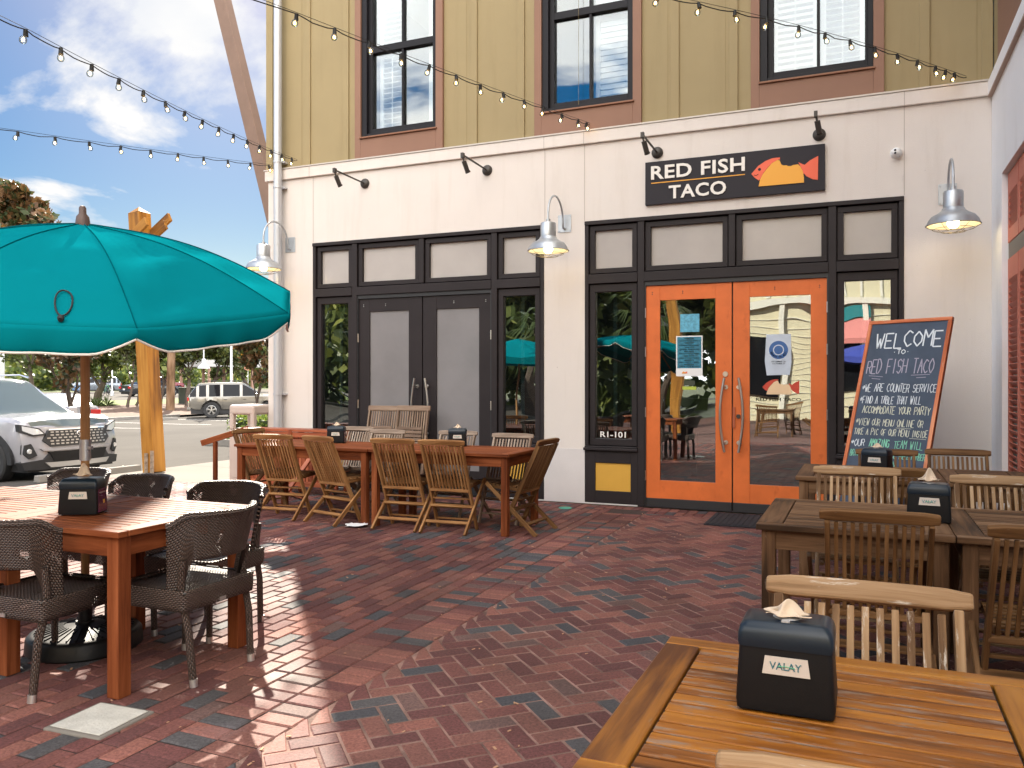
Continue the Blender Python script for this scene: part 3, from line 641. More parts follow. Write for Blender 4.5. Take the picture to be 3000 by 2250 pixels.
# storefronts
def storefront(ox, door_m, orange_doors):
    """all in metres from the left jamb, 3.27 wide"""
    Wd = 3.27 if ox < -4 else 3.29
    X = lambda v: ox+v
    f = MB(); y0, y1 = -.012, .14
    PST = [(0, .045), (.615, .69), (2.595, 2.67), (Wd-.045, Wd)]
    f.box(X(0), X(Wd), y0-.012, y1, 3.17, 3.214)                        # head
    for a, c in PST: f.box(X(a), X(c), y0, y1, .66 if a in (0,) or c == Wd else 0, 3.17)
    f.box(X(1.605), X(1.672), y0, y1, 2.615, 3.17)
    f.box(X(.69), X(2.595), y0+.02, y1, 0.0, .012)
    # transom bar
    for a, c in ((.0451, .6149), (.6901, 2.5949), (2.6701, Wd-.0451)): f.box(X(a), X(c), y0-.008, y1, 2.50, 2.605)
    fo = P(f, 'storefront_frame', frame_m, bevel=.004)
    # transom lights: sash + film covered pane
    for a, c in ((.046, .614), (.691, 1.604), (1.673, 2.594), (2.671, Wd-.046)):
        s = MB(); e = .055
        s.box(X(a+.012), X(c-.012), .012, .10, 2.617, 2.617+e); s.box(X(a+.012), X(c-.012), .012, .10, 3.158-e, 3.158)
        s.box(X(a+.012), X(a+.012+e), .0125, .0995, 2.617+e, 3.158-e); s.box(X(c-.012-e), X(c-.012), .0125, .0995, 2.617+e, 3.158-e)
        s.box(X(a), X(a+.0115), .03, .12, 2.606, 3.169); s.box(X(c-.0115), X(c), .03, .12, 2.606, 3.169)
        so = s.build('transom_window', frame_m, B, .003)
        q = MB(); q.box(X(a+.012+e), X(c-.012-e), .055, .06, 2.617+e, 3.158-e); q.build('pane', frost, so)
    # side lights
    for a, c in ((.046, .614), (2.671, Wd-.046)):
        s = MB(); e = .06; zb, zt = .667, 2.492
        s.box(X(a+.012), X(c-.012), .012, .10, zb, zb+.075); s.box(X(a+.012), X(c-.012), .012, .10, zt-.085, zt)
        s.box(X(a+.012), X(a+.012+e), .0125, .0995, zb+.075, zt-.085); s.box(X(c-.012-e), X(c-.012), .0125, .0995, zb+.075, zt-.085)
        s.box(X(a), X(a+.0115), .03, .12, zb-.005, 2.499); s.box(X(c-.0115), X(c), .03, .12, zb-.005, 2.499)
        so = s.build('side_window', frame_m, B, .003)
        q = MB(); q.box(X(a+.012+e), X(c-.012-e), .055, .06, zb+.075, zt-.085); q.build('pane', glass_w, so)
        st = MB(); m_ = (a+c)/2
        for dx in (-.03, .17): st.box(X(m_+dx-.022), X(m_+dx+.022), .2, .206, .8, 2.4)
        st.build('curtain_strip', curt, so)
        # base panel
        g = MB(); xa = X(a-.046) if a < 1 else X(a-.0005); xb = X(c+.0005) if a < 1 else X(c+.046)
        px0, px1, pz0, pz1 = X((a+c)/2-.205), X((a+c)/2+.205), .155, .47
        g.box(xa, px0, -.01, .12, 0.015, .609); g.box(px1, xb, -.01, .12, .015, .609); g.box(px0, px1, -.01, .12, pz1, .609); g.box(px0, px1, -.01, .12, .015, pz0)
        go = g.build('base_panel', frame_m, B, .003)
        yq = MB(); yq.box(px0, px1, .005, .03, pz0, pz1); yq.build('inset_panel', yellow, go)
        lg = MB(); lg.box(xa-.01, xb+.005, -.045, .13, .61, .64); lg.box(xa, xb, -.028, .13, .6405, .6595); lg.build('ledge', frame_m, go, .006)
        wf = MB(); wf.box(xa, xb, -.014, .13, 0, .0145); wf.build('base_flashing', mat('pale_flashing', (.62,.60,.56), .6), go)
    # doors
    for side in (0, 1):
        dx0, dx1 = (X(.705), X(1.632)) if side == 0 else (X(1.647), X(2.58))
        d = MB(); yd0, yd1 = .02, .065; zb, zt = .10, 2.45
        so_, si_ = (.155, .17) if orange_doors else (.16, .19)
        gl0 = dx0+(so_ if side == 0 else si_); gl1 = dx1-(si_ if side == 0 else so_)
        d.box(dx0, gl0, yd0, yd1, zb, zt); d.box(gl1, dx1, yd0, yd1, zb, zt)
        d.box(gl0, gl1, yd0+.0015, yd1-.001, 2.285, zt-.0005); d.box(gl0, gl1, yd0+.0015, yd1-.001, zb+.0005, .30)
        do = d.build('door', orange if orange_doors else frame_m, B, .002)
        gg = MB(); gg.box(gl0, gl1, .038, .044, .30, 2.285); gg.build('door_glass', glass_w if orange_doors else frost_d, do)
        kk = MB(); kk.box(dx0, dx1, .014, .066, .012, .0995); kk.build('kick_plate', dark_m, do, .003)
        hx = dx1-.085 if side == 0 else dx0+.085
        hh = MB(); cv = []
        z0, z1 = .64, 1.43; sg = -1 if side == 0 else 1
        for i in range(17):
            t_ = i/16; cv.append((hx+sg*(.045*math.sin(math.pi*t_)-.02), yd0-.075, z0+(z1-z0)*t_))
        hh.tube(cv, .0135, 10)
        for zz_ in (.74, 1.33): hh.tube([(hx+sg*.005, yd0-.07, zz_), (hx-sg*.025, yd0+.001, zz_)], .010, 8); hh.lathe([(0,-.012), (.024,-.012), (.024,.0), (0,.0)], (hx-sg*.025, yd0-.0, zz_), 12, axis='Y')
        hh.build('door_handle', steel, do)
        hg = MB()
        hxx = dx0-.006 if side == 0 else dx1+.006
        for zz_ in (.35, 1.05, 1.72, 2.15) if orange_doors else (.35, 1.1, 1.95): hg.tube([(hxx, yd0-.012, zz_-.055), (hxx, yd0-.012, zz_+.055)], .010, 8)
        hg.build('hinge', steel, do)
        sc = MB()
        for xx in ((gl0+gl1)/2-.05, dx0+.07 if side == 0 else dx1-.07):
            for zq in (2.355, 2.375): sc.lathe([(0,-.003), (.006,-.003), (.006,.002)], (xx, yd0, zq), 8, axis='Y')
        sc.build('screw', steel if not orange_doors else dark_m, do)
        if orange_doors and side == 0:
            q = MB(); q.lathe([(0,-.012), (.027,-.012), (.03,.0)], (hx+.02, yd0, 1.47), 16, axis='Y'); q.build('lock', steel, do)
        if side == 1:
            q = MB(); q.lathe([(0,-.02), (.02,-.02), (.024,.0)], (hx-.03, yd0, 1.02), 16, axis='Y'); q.build('key_cylinder', bronze, do)
        if orange_doors:
            if side == 0: door_L = do
            else: door_R = do
    a = MB(); a.box(X(.6905), X(.7045), .0, .13, .0, 2.4995); a.box(X(2.5805), X(2.5945), 0, .13, 0, 2.4995); a.box(X(.705), X(2.58), .0, .13, 2.452, 2.4995)
    a.box(X(1.628), X(1.652), .066, .10, .012, 2.452)
    a.build('door_frame', dark_m, B)
    if orange_doors: return door_L, door_R
storefront(-6.69, frame_m, False)
door_L, door_R = storefront(-2.92, orange, True)
sp = MB(); sp.box(-1.275, -1.252, .0, .019, .90, 1.12); sp.build('latch_guard', mat('rust_guard', (.42,.10,.04), .6), door_L)
# plinth strip under the piers
for a_, c_, z_ in ((-3.418, -2.922, .62), (XL, -6.692, .5)): pl = MB(); pl.box(a_, c_, -.006, -.0005, 0, z_); P(pl, 'pier_base', mat('stucco_base', (.66,.62,.60), .9, bump=.3, bscale=150, var=.05, vscale=2))
# unit number
text_mesh('R1-101', (-2.755, -2.455, .755, .822), sign_white, 'unit_number', B, lambda u, v, d: (u, .052-d*.2, v), bold=.02)
mast = thing('leaning_beam', 'tall brown timber beam leaning left beyond the building corner', 'beam', (-10.75, 6.0, 0))
br = MB(); br.bar((0, 0, 0), (-4.15, 0, 14.2), .30, .27, up=(0,1,0)); br.build('shaft', mat('brace_paint', (.17,.105,.075), .7, bump=.1, var=.08), mast, .01)
br = MB(); br.box(-.25, .22, -.25, .25, 0, .25); br.build('footing', concrete, mast, .02)

# lettering decals on the orange doors
ff = lambda yy: (lambda u, v, d: (u, yy-d*.05, v))
FLAT = lambda yy: (lambda u, v, d: (u, d, v))
def poly(name, pts, m, parent, y, th=.002, cx=0, cz=0, sc=1):
    q = MB(); q.prism([(cx+a*sc, cz+b_*sc) for a, b_ in pts], y, y-th, lambda u, v, d: (u, d, v)); o = q.build(name, m, parent, fixn=True); return o
TACO = [(.278,-.142),(.293,-.076),(.319,-.021),(.362,.033),(.411,.086),(.467,.114),(.487,.11),(.497,.086),(.506,.063),(.531,.051),(.557,.051),(.57,.041),(.6,.038),(.624,.047),(.648,.047),(.669,.05),(.691,.025),(.715,-.028),(.726,-.093),(.726,-.143)]
HEAD = [(.206,-.003),(.276,.074),(.349,.118),(.417,.139),(.49,.14),(.492,.119),(.467,.117),(.411,.089),(.362,.038),(.319,-.016),(.293,-.071),(.278,-.077),(.238,-.045)]
TAIL = [(.671,.07),(.732,.037),(.785,.078),(.863,.115),(.859,-.128),(.809,-.116),(.75,-.08),(.726,-.048),(.72,-.054),(.716,-.031),(.691,.03)]
# poster stack on left leaf
def card(name, x0, x1, z0, z1, m, parent, y=.036, th=.0015):
    q = MB(); q.box(x0, x1, y-th, y, z0, z1); return q.build(name, m, parent)
ps_b = mat('poster_blue', (.02,.16,.24), .5, var=.5, vscale=22); ps_s = mat('poster_sky', (.10,.36,.50), .5, var=.4, vscale=30)
ps_o = mat('poster_orange', (.75,.30,.06), .6); ps_c = mat('poster_cream', (.75,.66,.50), .6)
p1 = card('flyer', -1.84, -1.632, 1.93, 2.125, ps_s, door_L)
p2 = card('event_poster', -1.885, -1.598, 1.447, 1.888, paper_w, door_L)
card('poster_field', -1.872, -1.611, 1.535, 1.876, ps_b, p2, .0343, .0008)
rows = ['TUES 10/8', 'Casey Kearney Band', 'WED 10/9', 'Dukes Ransom', 'THUR 10/10', 'JSB Band', 'FRI 10/11', 'Blues, Tacos & Tequila', 'SAT 10/12', 'Blues, Tacos & Tequila', 'SUN 10/13', 'Blues, Tacos & Tequila', 'MON 10/14', 'Blues, Tacos & Tequila']
for i, r_ in enumerate(rows):
    z = 1.856-i*.0235; hw = .05 if i % 2 == 0 else .105
    text_mesh(r_, (-1.742-hw, -1.742+hw, z-.007, z+.009), ps_o if i % 2 == 0 else sign_white, 'lettering', p2, lambda u, v, d: (u, .0330, v), bold=.03)
poly('poster_logo', [(a-.5, b_) for a, b_ in TACO], ps_o, p2, .0335, .001, -1.80, 1.49, .1); poly('poster_logo', [(a-.5, b_) for a, b_ in TAIL], sign_coral, p2, .0335, .001, -1.80, 1.49, .1)
card('lime_sticker', -1.815, -1.665, 1.30, 1.335, mat('sticker_lime', (.42,.50,.06), .6), door_L)
p4 = card('sticker', -1.80, -1.68, 1.35, 1.40, mat('sticker_dark', (.04,.05,.03), .5), door_L)
# right leaf: towel-like banner and fish decal
bn = MB(); bn.prism([(-.935, 1.885), (-.69, 1.885), (-.682, 1.60), (-.70, 1.46), (-.93, 1.455), (-.95, 1.6)], .031, .033, lambda u, v, d: (u, d, v))
bno = bn.build('banner', mat('banner_white', (.52,.58,.66), .8, var=.1, vscale=8), door_R, fixn=True)
q = MB(); q.lathe([(.0, 0), (.095, 0)], (-.812, .0300, 1.72), 32, axis='Y'); q.build('banner_disc', mat('banner_blue', (.05,.13,.33), .7), bno)
q = MB(); q.lathe([(.0, 0), (.055, 0)], (-.812, .0294, 1.72), 32, axis='Y'); q.build('banner_ring', mat('banner_pale', (.55,.60,.68), .7), bno)
q = MB(); q.lathe([(.0, 0), (.045, 0)], (-.812, .0288, 1.72), 32, axis='Y'); q.build('banner_disc', mat('banner_blue', (.05,.13,.33), .7), bno)
def arc_text(s, cx, cz, rad, a0, a1, sz, m, parent, y, flip=False):
    n = len(s)
    for i, ch in enumerate(s):
        if ch == ' ': continue
        a = a0+(a1-a0)*i/max(1, n-1)
        rot = a-math.pi/2 if not flip else a+math.pi/2
        def fn(u, v, d, a=a, rot=rot): return (cx+rad*math.cos(a)+u*math.cos(rot)-v*math.sin(rot), y, cz+rad*math.sin(a)+u*math.sin(rot)+v*math.cos(rot))
        text_mesh(ch, (-sz*.4, sz*.4, -sz/2, sz/2), m, 'lettering', parent, fn, bold=.03)
arc_text('BEACH TO BAY', -.812, 1.72, .075, R(200), R(340), .020, sign_white, bno, .0285, True)
for i, (r_, hw) in enumerate([('SEPTEMBER 26-', .075), ('OCTOBER 27', .065)]):
    text_mesh(r_, (-.81-hw, -.81+hw, 1.592-i*.022, 1.606-i*.022), mat('banner_grey', (.10,.12,.18), .8), 'lettering', bno, lambda u, v, d: (u, .0300, v), bold=.02)
dd = lambda pts: pts
poly('fish_decal', [(a-.5, b_) for a, b_ in TACO], mat('decal_cream', (.78,.56,.34), .6), door_R, .0365, .001, -.81, 1.335, .56)
poly('fish_decal', [(a-.5, b_) for a, b_ in HEAD], mat('decal_red', (.55,.06,.03), .6), door_R, .0365, .001, -.81, 1.335, .56)
poly('fish_decal', [(a-.5, b_) for a, b_ in TAIL], mat('decal_red', (.55,.06,.03), .6), door_R, .0365, .001, -.81, 1.335, .56)
text_mesh('RED FISH TACO', (-1.04, -.59, 1.186, 1.219), mat('decal_black', (.02,.02,.02), .6), 'decal_lettering', door_R, lambda u, v, d: (u, .0355, v), bold=.02)
# pothos and small notice seen in the right side light
nt_ = MB(); nt_.box(-.08, .06, .12, .124, 1.20, 1.26); nt_.build('counter_notice', paper_w, B)

# right-hand wing, white, at a right angle
Wg = thing('white_wing', 'white stuccoed wing at right angles with coral louvred shutters', 'building', (0, 0, 0))
w = MB()
w.box(XR, XR+.3, -.62, -.002, 0, ZT); w.box(XR, XR+.3, -8.5, -.62, 3.22, ZT); w.box(XR, XR+.3, -8.5, -3.2, 0, 3.22); w.box(XR+.06, XR+.3, -3.2, -.62, 0, .02)
w.build('lower_wall', stucco_w, Wg)
t = MB(); t.box(XR-.035, XR-.0, -8.5, -.036, ZT, 4.235); t.build('band_course', stucco_w, Wg, .008)
t = MB(); t.box(XR-.036, XR-.0005, -8.5, -.036, 4.0775, ZT-.001); t.build('band_lip', mat('tan_lip', (.42,.31,.25), .8), Wg)  # thin tan strip along the underside of the band
u = MB(); u.box(XR+.02, XR+.3, -8.5, .0, 4.236, ZU); u.build('upper_wall', siding, Wg)
sr = MB(); sr.box(XR-.01, XR+.019, -3.2, -.45, 4.237, 4.75); sr.box(XR-.01, XR+.019, -.72, -.45, 4.75, 9); sr.build('window_surround', brown_trim, Wg, .003)
sl = MB(); sl.box(XR-.002, XR+.0195, -1.2, -.7205, 4.76, 9); sl.build('upper_shutter', mat('maroon_shutter', (.22,.06,.05), .6), Wg)
# shutters in the reveal
def wing_shutter(y0, y1, zb, zt):
    h = MB(); x = XR+.045
    h.box(x, x+.035, y0, y0+.045, zb, zt); h.box(x, x+.035, y1-.045, y1, zb, zt); h.box(x+.001, x+.034, y0+.045, y1-.045, zb, zb+.12); h.box(x+.001, x+.034, y0+.045, y1-.045, zt-.18, zt)
    z = zb+.14
    while z < zt-.19: h.obox((x+.017, (y0+y1)/2, z), (0,1,0), (math.cos(.9), 0, -math.sin(.9)), (math.sin(.9), 0, math.cos(.9)), (y1-y0)/2-.045, .026, .004); z += .052
    h.build('shutter', terra, Wg, .002)
for y0, y1 in ((-1.15, -.63), (-1.70, -1.18), (-3.18, -1.73)):
    wing_shutter(y0, y1, 2.60, 3.205); wing_shutter(y0, y1, .45, 2.46)
h = MB(); h.box(XR+.05, XR+.09, -3.18, -.63, 2.465, 2.595); h.box(XR+.06, XR+.09, -3.18, -.63, .02, .445); h.build('window_rail', mat('taupe_rail', (.16,.14,.12), .6), Wg)
b_ = MB(); b_.box(XR+.12, XR+.16, -3.2, -.62, .02, 3.22); b_.build('window_back', dark_m, Wg)

# ---------------------------------------------------------------- fixtures on the wall
ds = thing('downspout', 'tall pale metal rain pipe running down the left end of the facade', 'downspout', (-7.19, -.10, 0))
q = MB(); q.tube([(0,0,.02), (0,0,12)], .055, 16); q.build('pipe', mat('pipe_paint', (.52,.53,.55), .4, metal=.35), ds)
for z in (1.22, 3.98, 4.32, 7.2):
    q = MB(); q.tube([(0,0,z-.012), (0,0,z+.012)], .062, 16); q.box(-.085, .085, .03, .10, z-.012, z+.012); q.build('pipe_clamp', mat('pipe_paint'), ds)

def gooseneck():
    o = thing('gooseneck_lamp', '', 'wall lamp', group='silver gooseneck barn lamps on the walls')
    q = MB(); q.box(-.08, .08, -.008, -.001, -.10, .10)
    for x in (-.065, .065):
        for z in (-.08, .08): q.lathe([(0,-.013), (.007,-.013), (.007,-.008)], (x, 0, z), 8, axis='Y')
    q.build('wall_plate', galv, o, .002)
    q = MB(); c = []
    c.append((0, -.0, -.06)); c.append((0, -.045, -.06)); c.append((0, -.06, -.04)); c.append((0, -.065, .02))
    for i in range(15):
        t = math.pi*i/14; c.append((0, -.065-.2375+.2375*math.cos(t), .02+.235*math.sin(t)))
    c.append((0, -.54, -.06)); q.tube(c, .0115, 10); q.build('arm', galv, o)
    q = MB()
    pr = [(.0, -.045), (.024, -.045), (.024, -.075), (.055, -.078), (.078, -.085), (.084, -.095), (.084, -.235), (.092, -.243), (.098, -.26), (.13, -.285), (.178, -.31), (.205, -.345), (.222, -.385), (.228, -.392)]
    q.lathe(pr, (0, -.54, 0), 36); q.build('shade', galv, o, fixn=True)
    q = MB(); q.lathe([(r-.004, z-.003) for r, z in pr[5:]][::-1], (0, -.54, 0), 36); q.build('shade_lining', shade_in, o)
    q = MB()
    for rr, zz_ in ((.222, -.395), (.17, -.428), (.10, -.452)):
        q.tube([(rr*math.cos(a), -.54+rr*math.sin(a), zz_) for a in [2*math.pi*i/28 for i in range(29)]], .0022, 5)
    for k in range(6):
        a = k*math.pi/3; q.tube([(r*math.cos(a), -.54+r*math.sin(a), z) for r, z in ((.222,-.395), (.17,-.428), (.10,-.452), (.0,-.462))], .0022, 5)
    q.build('wire_guard', wire_g, o)
    q = MB(); q.lathe([(0,-.42), (.03,-.415), (.048,-.39), (.05,-.35), (.042,-.32), (.03,-.30), (.0,-.295)], (0, -.54, 0), 16); q.build('bulb', glow, o)
    return o
G = gooseneck(); G['label'] = 'silver gooseneck lamp on the pier between the dark storefront and the orange doors'
G.location = (-3.165, 0, 3.21)
dup(G, (.75, 0, 3.20), 0, 'silver gooseneck lamp right of the orange doors beside the white wing')
dup(G, (-7.06, 0, 3.22), 0, 'silver gooseneck lamp beside the downspout at the left corner of the facade')
dup(G, (XL, 1.05, 3.20), -math.pi/2, 'silver gooseneck lamp on the side wall, mostly hidden behind the corner lamp')
def spot():
    o = thing('spotlight', '', 'spotlight', group='bronze arm spotlights above the storefronts')
    q = MB(); q.lathe([(0,-.045), (.03,-.043), (.055,-.03), (.064,-.012), (.064,0)], (0,0,0), 24, axis='Y'); q.build('base', bronze, o)
    q = MB(); q.tube([(0,-.03,0), (0,-.66,.02)], .011, 8); q.build('arm', bronze, o)
    q = MB(); q.box(-.016, .016, -.685, -.64, -.015, .04); q.tube([(0,-.66,0), (.012,-.65,-.06)], .010, 8); q.tube([(.012,-.655,-.05), (.03,-.60,-.155)], .027, 14); q.tube([(.031,-.597,-.156), (.033,-.59,-.166)], .031, 14); q.build('head', bronze, o)
    return o
S = spot(); S.location = (-5.879, 0, 3.93); S['label'] = 'bronze arm spotlight above the grey doors, nearest the downspout'
dup(S, (-4.149, 0, 3.925), 0, 'bronze arm spotlight above the grey storefront, between the downspout and the pier lamp')
dup(S, (-2.084, 0, 3.91), 0, 'bronze arm spotlight above the left end of the RED FISH TACO sign')
dup(S, (-.412, 0, 3.911), 0, 'bronze arm spotlight above the fish on the restaurant sign')
cm = thing('security_camera', 'white dome security camera with two dark lenses high on the wall', 'camera', (.30, 0, 3.645))
q = MB(); q.lathe([(0,-.02), (.05,-.02), (.055,0)], (0,0,0), 24, axis='Y'); q.build('mount', white_p, cm)
q = MB(); q.lathe([(.0,-.098), (.02,-.095), (.036,-.082), (.046,-.06), (.048,-.035), (.046,-.02)], (0,0,-.005), 24, axis='Y'); q.build('housing', white_p, cm)
for z in (.012, -.016):
    q = MB(); q.lathe([(0,-.101), (.010,-.100), (.010,-.085)], (-.012, 0, z-.004), 12, axis='Y'); q.build('lens', black_p, cm)

# sign
sg = thing('restaurant_sign', 'dark sign board reading RED FISH TACO with an orange fish shaped taco', 'sign', (-1.2825, 0, 3.57))
q = MB(); q.box(-.9275, .9275, -.042, -.004, -.235, .235); q.build('board', sign_dark, sg, .002)
text_mesh('RED FISH', (-.86, .14, .035, .185), sign_white, 'lettering', sg, lambda u, v, d: (u, -.047-d*1.2, v), bold=.022, ext=.006, sp=1.06)
text_mesh('TACO', (-.665, -.053, -.19, -.046), sign_white, 'lettering', sg, lambda u, v, d: (u, -.047-d*1.2, v), bold=.022, ext=.006, sp=1.06)
q = MB(); q.box(-.86, .14, -.046, -.042, -.006, .004); q.build('gold_line', sign_gold, sg)
poly('taco', TACO, sign_gold, sg, -.0425, .008); poly('fish_head', HEAD, sign_coral, sg, -.0425, .005); poly('fish_tail', TAIL, sign_coral, sg, -.0425, .005)
q = MB(); q.lathe([(0,-.049), (.015,-.049), (.015,-.047)], (.288, 0, .036), 16, axis='Y'); q.build('fish_eye', sign_dark, sg)
q = MB(); q.tube([(.232,-.0485,-.018), (.255,-.0485,-.026), (.276,-.0485,-.012)], .0025, 5); q.build('fish_mouth', sign_dark, sg)

# ---------------------------------------------------------------- string lights
def sock_mesh():
    q = MB(); q.tube([(0,0,.004), (0,0,-.045)], [.013,.017], 10); return q.mesh('socket', wire_m)
def bulb_mesh():
    q = MB(); q.lathe([(.0,-.094), (.012,-.092), (.021,-.083), (.024,-.068), (.021,-.055), (.013,-.044)], (0,0,0), 16); q.lathe([(.0,-.080), (.0075,-.076), (.008,-.064), (.004,-.056), (0,-.053)], (0,0,0), 8, mi=1); return q.mesh('bulb', [bulb_g, fil])
SM, BM_ = sock_mesh(), bulb_mesh()
def string(label, Q, E, sag, ts, over=.25, tw=1.0):
    Q, E = Vector(Q), Vector(E)
    o = thing('string_light', label, 'string lights', tuple(E), group='festoon bulb strings crossing above the patio')
    def pt(t):
        p = Q+(E-Q)*t; tt = min(max(t, 0), 1); p.z -= 4*sag*tt*(1-tt)*.5; return p-E
    n = 60; c = []
    for i in range(n+1):
        t = -over+(1+over)*i/n; p = pt(t); c.append(p)
    q = MB()
    # cable droops slightly between sockets
    c2 = []
    allt = [-over]+list(ts)+[1]
    for a, b2 in zip(allt, allt[1:]):
        for k in range(5):
            t = a+(b2-a)*k/5; p = pt(t); p = p+Vector((random.uniform(-.003,.003), 0, -.018*math.sin(math.pi*k/5)+random.uniform(-.003,.003))); c2.append(p)
    c2.append(pt(1)); q.tube(c2, .0042, 6); q.build('cable', wire_m, o)
    q = MB(); q.tube([p+Vector((0, 0, .012)) for p in c], .0022, 5); q.build('support_wire', wire_m, o)
    for t in ts:
        p = pt(t)
        for nm, me in (('socket', SM), ('bulb', BM_)):
            ob = bpy.data.objects.new(nm, me); COL.objects.link(ob); ob.parent = o; ob.location = p; ob.rotation_euler = (random.uniform(-.25,.25), random.uniform(-.25,.25), 0)
u15 = lambda n, e=1.0: [i/(n-1+e) for i in range(n)]
string('festoon string from the upper left, ending beside the downspout', (-5.042,-5.254,3.698), (-6.926,-.03,4.33), .10, [-.066]+u15(15, .6), .45)
string('lowest festoon string on the left, ending at the facade corner', (-7.683,-3.408,3.862), (-7.351,-.03,4.305), .02, u15(9, 1.0)+[.985], .45)
string('festoon string crossing the left window, ending under the middle window', (-3.688,-4.199,3.995), (-2.854,-.04,4.312), .03, u15(12, .7)+[.985], .45)
string('festoon string crossing the middle window, ending on olive siding at right', (-2.33,-3.66,4.296), (.906,-.03,4.295), -.20, [0,.097,.185,.27,.35,.425,.493,.565,.627,.687,.75,.807,.862,.912,.94,.965], .35)

# ---------------------------------------------------------------- furniture
def folding_chair(mname, bev=.004):
    m = MATS[mname]; o = thing('folding_chair', '', 'chair')
    hw = .205
    fy, ty, tz = .19, -.215, .845
    def A(z): return fy+(ty-fy)*z/(tz+.03)
    for s in (-1, 1): q = MB(); q.bar((s*hw, A(.0), .0), (s*hw, A(tz), tz), .022, .045, up=(0,1,0)); q.build('upright', m, o, bev)
    q = MB()
    # top rail, slightly curved with rounded ends
    n = 9; pts = []
    for i in range(n):
        x = -.238+.476*i/(n-1); pts.append((x, A(.855)+-.004*(1-(x/.238)**2), .868+.002*(1-(x/.238)**2)))
    for i in range(n-1):
        a, b2 = Vector(pts[i]), Vector(pts[i+1])
    V, F, U = [], [], []
    ou = random.uniform(0, 40)
    for i, p in enumerate(pts):
        hh = .027 if 0 < i < n-1 else .020
        nrm = Vector((0, -(tz+.03), (ty-fy))).normalized()
        up = Vector((0, (ty-fy), tz+.03)).normalized()
        for a_, b_2 in ((-1,-1), (1,-1), (1,1), (-1,1)):
            V.append(Vector(p)+nrm*(.014*a_)+up*(hh*b_2))
    for i in range(n-1):
        for k_ in range(4):
            F.append((i*4+k_, (i+1)*4+k_, (i+1)*4+(k_+1) % 4, i*4+(k_+1) % 4)); v0 = k_*.08; x0, x1 = pts[i][0]+ou, pts[i+1][0]+ou
            U.append([(x0, v0), (x1, v0), (x1, v0+.07), (x0, v0+.07)])
    F.append((0,1,2,3)); U.append([(ou,0),(ou,.03),(ou+.03,.03),(ou+.03,0)]); F.append((n*4-1, n*4-2, n*4-3, n*4-4)); U.append(U[-1])
    q.add(V, F, U); q.build('top_rail', m, o, .007, fixn=True)
    q = MB(); ns = 11
    for i in range(ns):
        x = -hw+.036+(2*hw-.072)*i/(ns-1); q.bar((x, A(.41), .41), (x, A(.835), .835), .0175, .012, up=(0,1,0))
    q.build('back_slats', m, o, .002)
    q = MB(); q.bar((-hw, A(.40)-.012, .395), (hw, A(.40)-.012, .395), .028, .030); q.build('lower_rail', m, o, .006)
    # seat
    q = MB(); sy0, sy1 = A(.44)+.015, .36
    q.bar((-.165, sy0, .415), (-.165, sy1, .435), .022, .028); q.bar((.165, sy0, .415), (.165, sy1, .435), .022, .028)
    for i in range(8):
        t = (i+.5)/8; y = sy0+(sy1-sy0)*t; z = .432+.02*t; q.box(-.178, .178, y-.016, y+.016, z, z+.012)
    q.build('seat', m, o, .003)
    # outer crossing legs
    for s in (-1, 1): q = MB(); q.bar((s*(hw+.025), -.19, 0), (s*(hw+.025), .34, .475), .022, .042, up=(0,1,0)); q.build('cross_leg', m, o, bev)
    q = MB(); L = lambda z: -.19+.53*z/.475
    q.bar((-hw-.02, L(.10), .10), (hw+.02, L(.10), .10), .034, .016, up=(0,-.4,.6)); q.bar((-hw-.02, L(.235)-.02, .235), (hw+.02, L(.235)-.02, .235), .036, .018, up=(0,-.4,.6))
    q.bar((-hw, A(.10), .10), (hw, A(.10), .10), .03, .016); q.bar((-hw, A(.30), .31), (hw, A(.30), .31), .03, .016)
    q.build('stretcher', m, o, .003)
    return o
protos = {k: folding_chair(k) for k in ('teak_orange', 'teak_brown', 'teak_grey', 'teak_pale')}
used = set()
def chair(mk, x, y, rz, label, group, sc=None, rot=None):
    p = protos[mk]; z = 0
    if mk not in used:
        used.add(mk); p.location = (x, y, z); p.rotation_euler = (0, 0, R(rz)); p['label'] = label; p['group'] = group
        if sc: p.scale = (sc,)*3
        if rot: p.rotation_euler = rot
        return p
    q = dup(p, (x, y, z), R(rz) if rot is None else rot, label, group, sc)
    return q
GM = 'folding teak chairs around the long red table'; GR = 'folding teak chairs around the brown tables at right'
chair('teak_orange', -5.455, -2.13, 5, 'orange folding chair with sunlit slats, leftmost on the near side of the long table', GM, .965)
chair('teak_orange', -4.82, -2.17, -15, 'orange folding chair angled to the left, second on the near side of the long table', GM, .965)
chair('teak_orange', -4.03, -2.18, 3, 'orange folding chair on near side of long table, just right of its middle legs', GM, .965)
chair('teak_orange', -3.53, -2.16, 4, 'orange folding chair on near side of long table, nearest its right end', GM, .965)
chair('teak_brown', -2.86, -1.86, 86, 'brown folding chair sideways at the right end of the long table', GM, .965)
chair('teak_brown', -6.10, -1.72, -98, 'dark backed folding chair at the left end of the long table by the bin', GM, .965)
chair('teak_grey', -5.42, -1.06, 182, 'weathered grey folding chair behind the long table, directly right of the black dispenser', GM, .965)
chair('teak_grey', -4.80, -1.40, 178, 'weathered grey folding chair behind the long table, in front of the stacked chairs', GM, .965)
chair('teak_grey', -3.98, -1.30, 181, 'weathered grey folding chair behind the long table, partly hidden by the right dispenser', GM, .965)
chair('teak_grey', -3.27, -1.48, 180, 'weathered grey folding chair behind the long table, in front of the yellow panel', GM, .965)
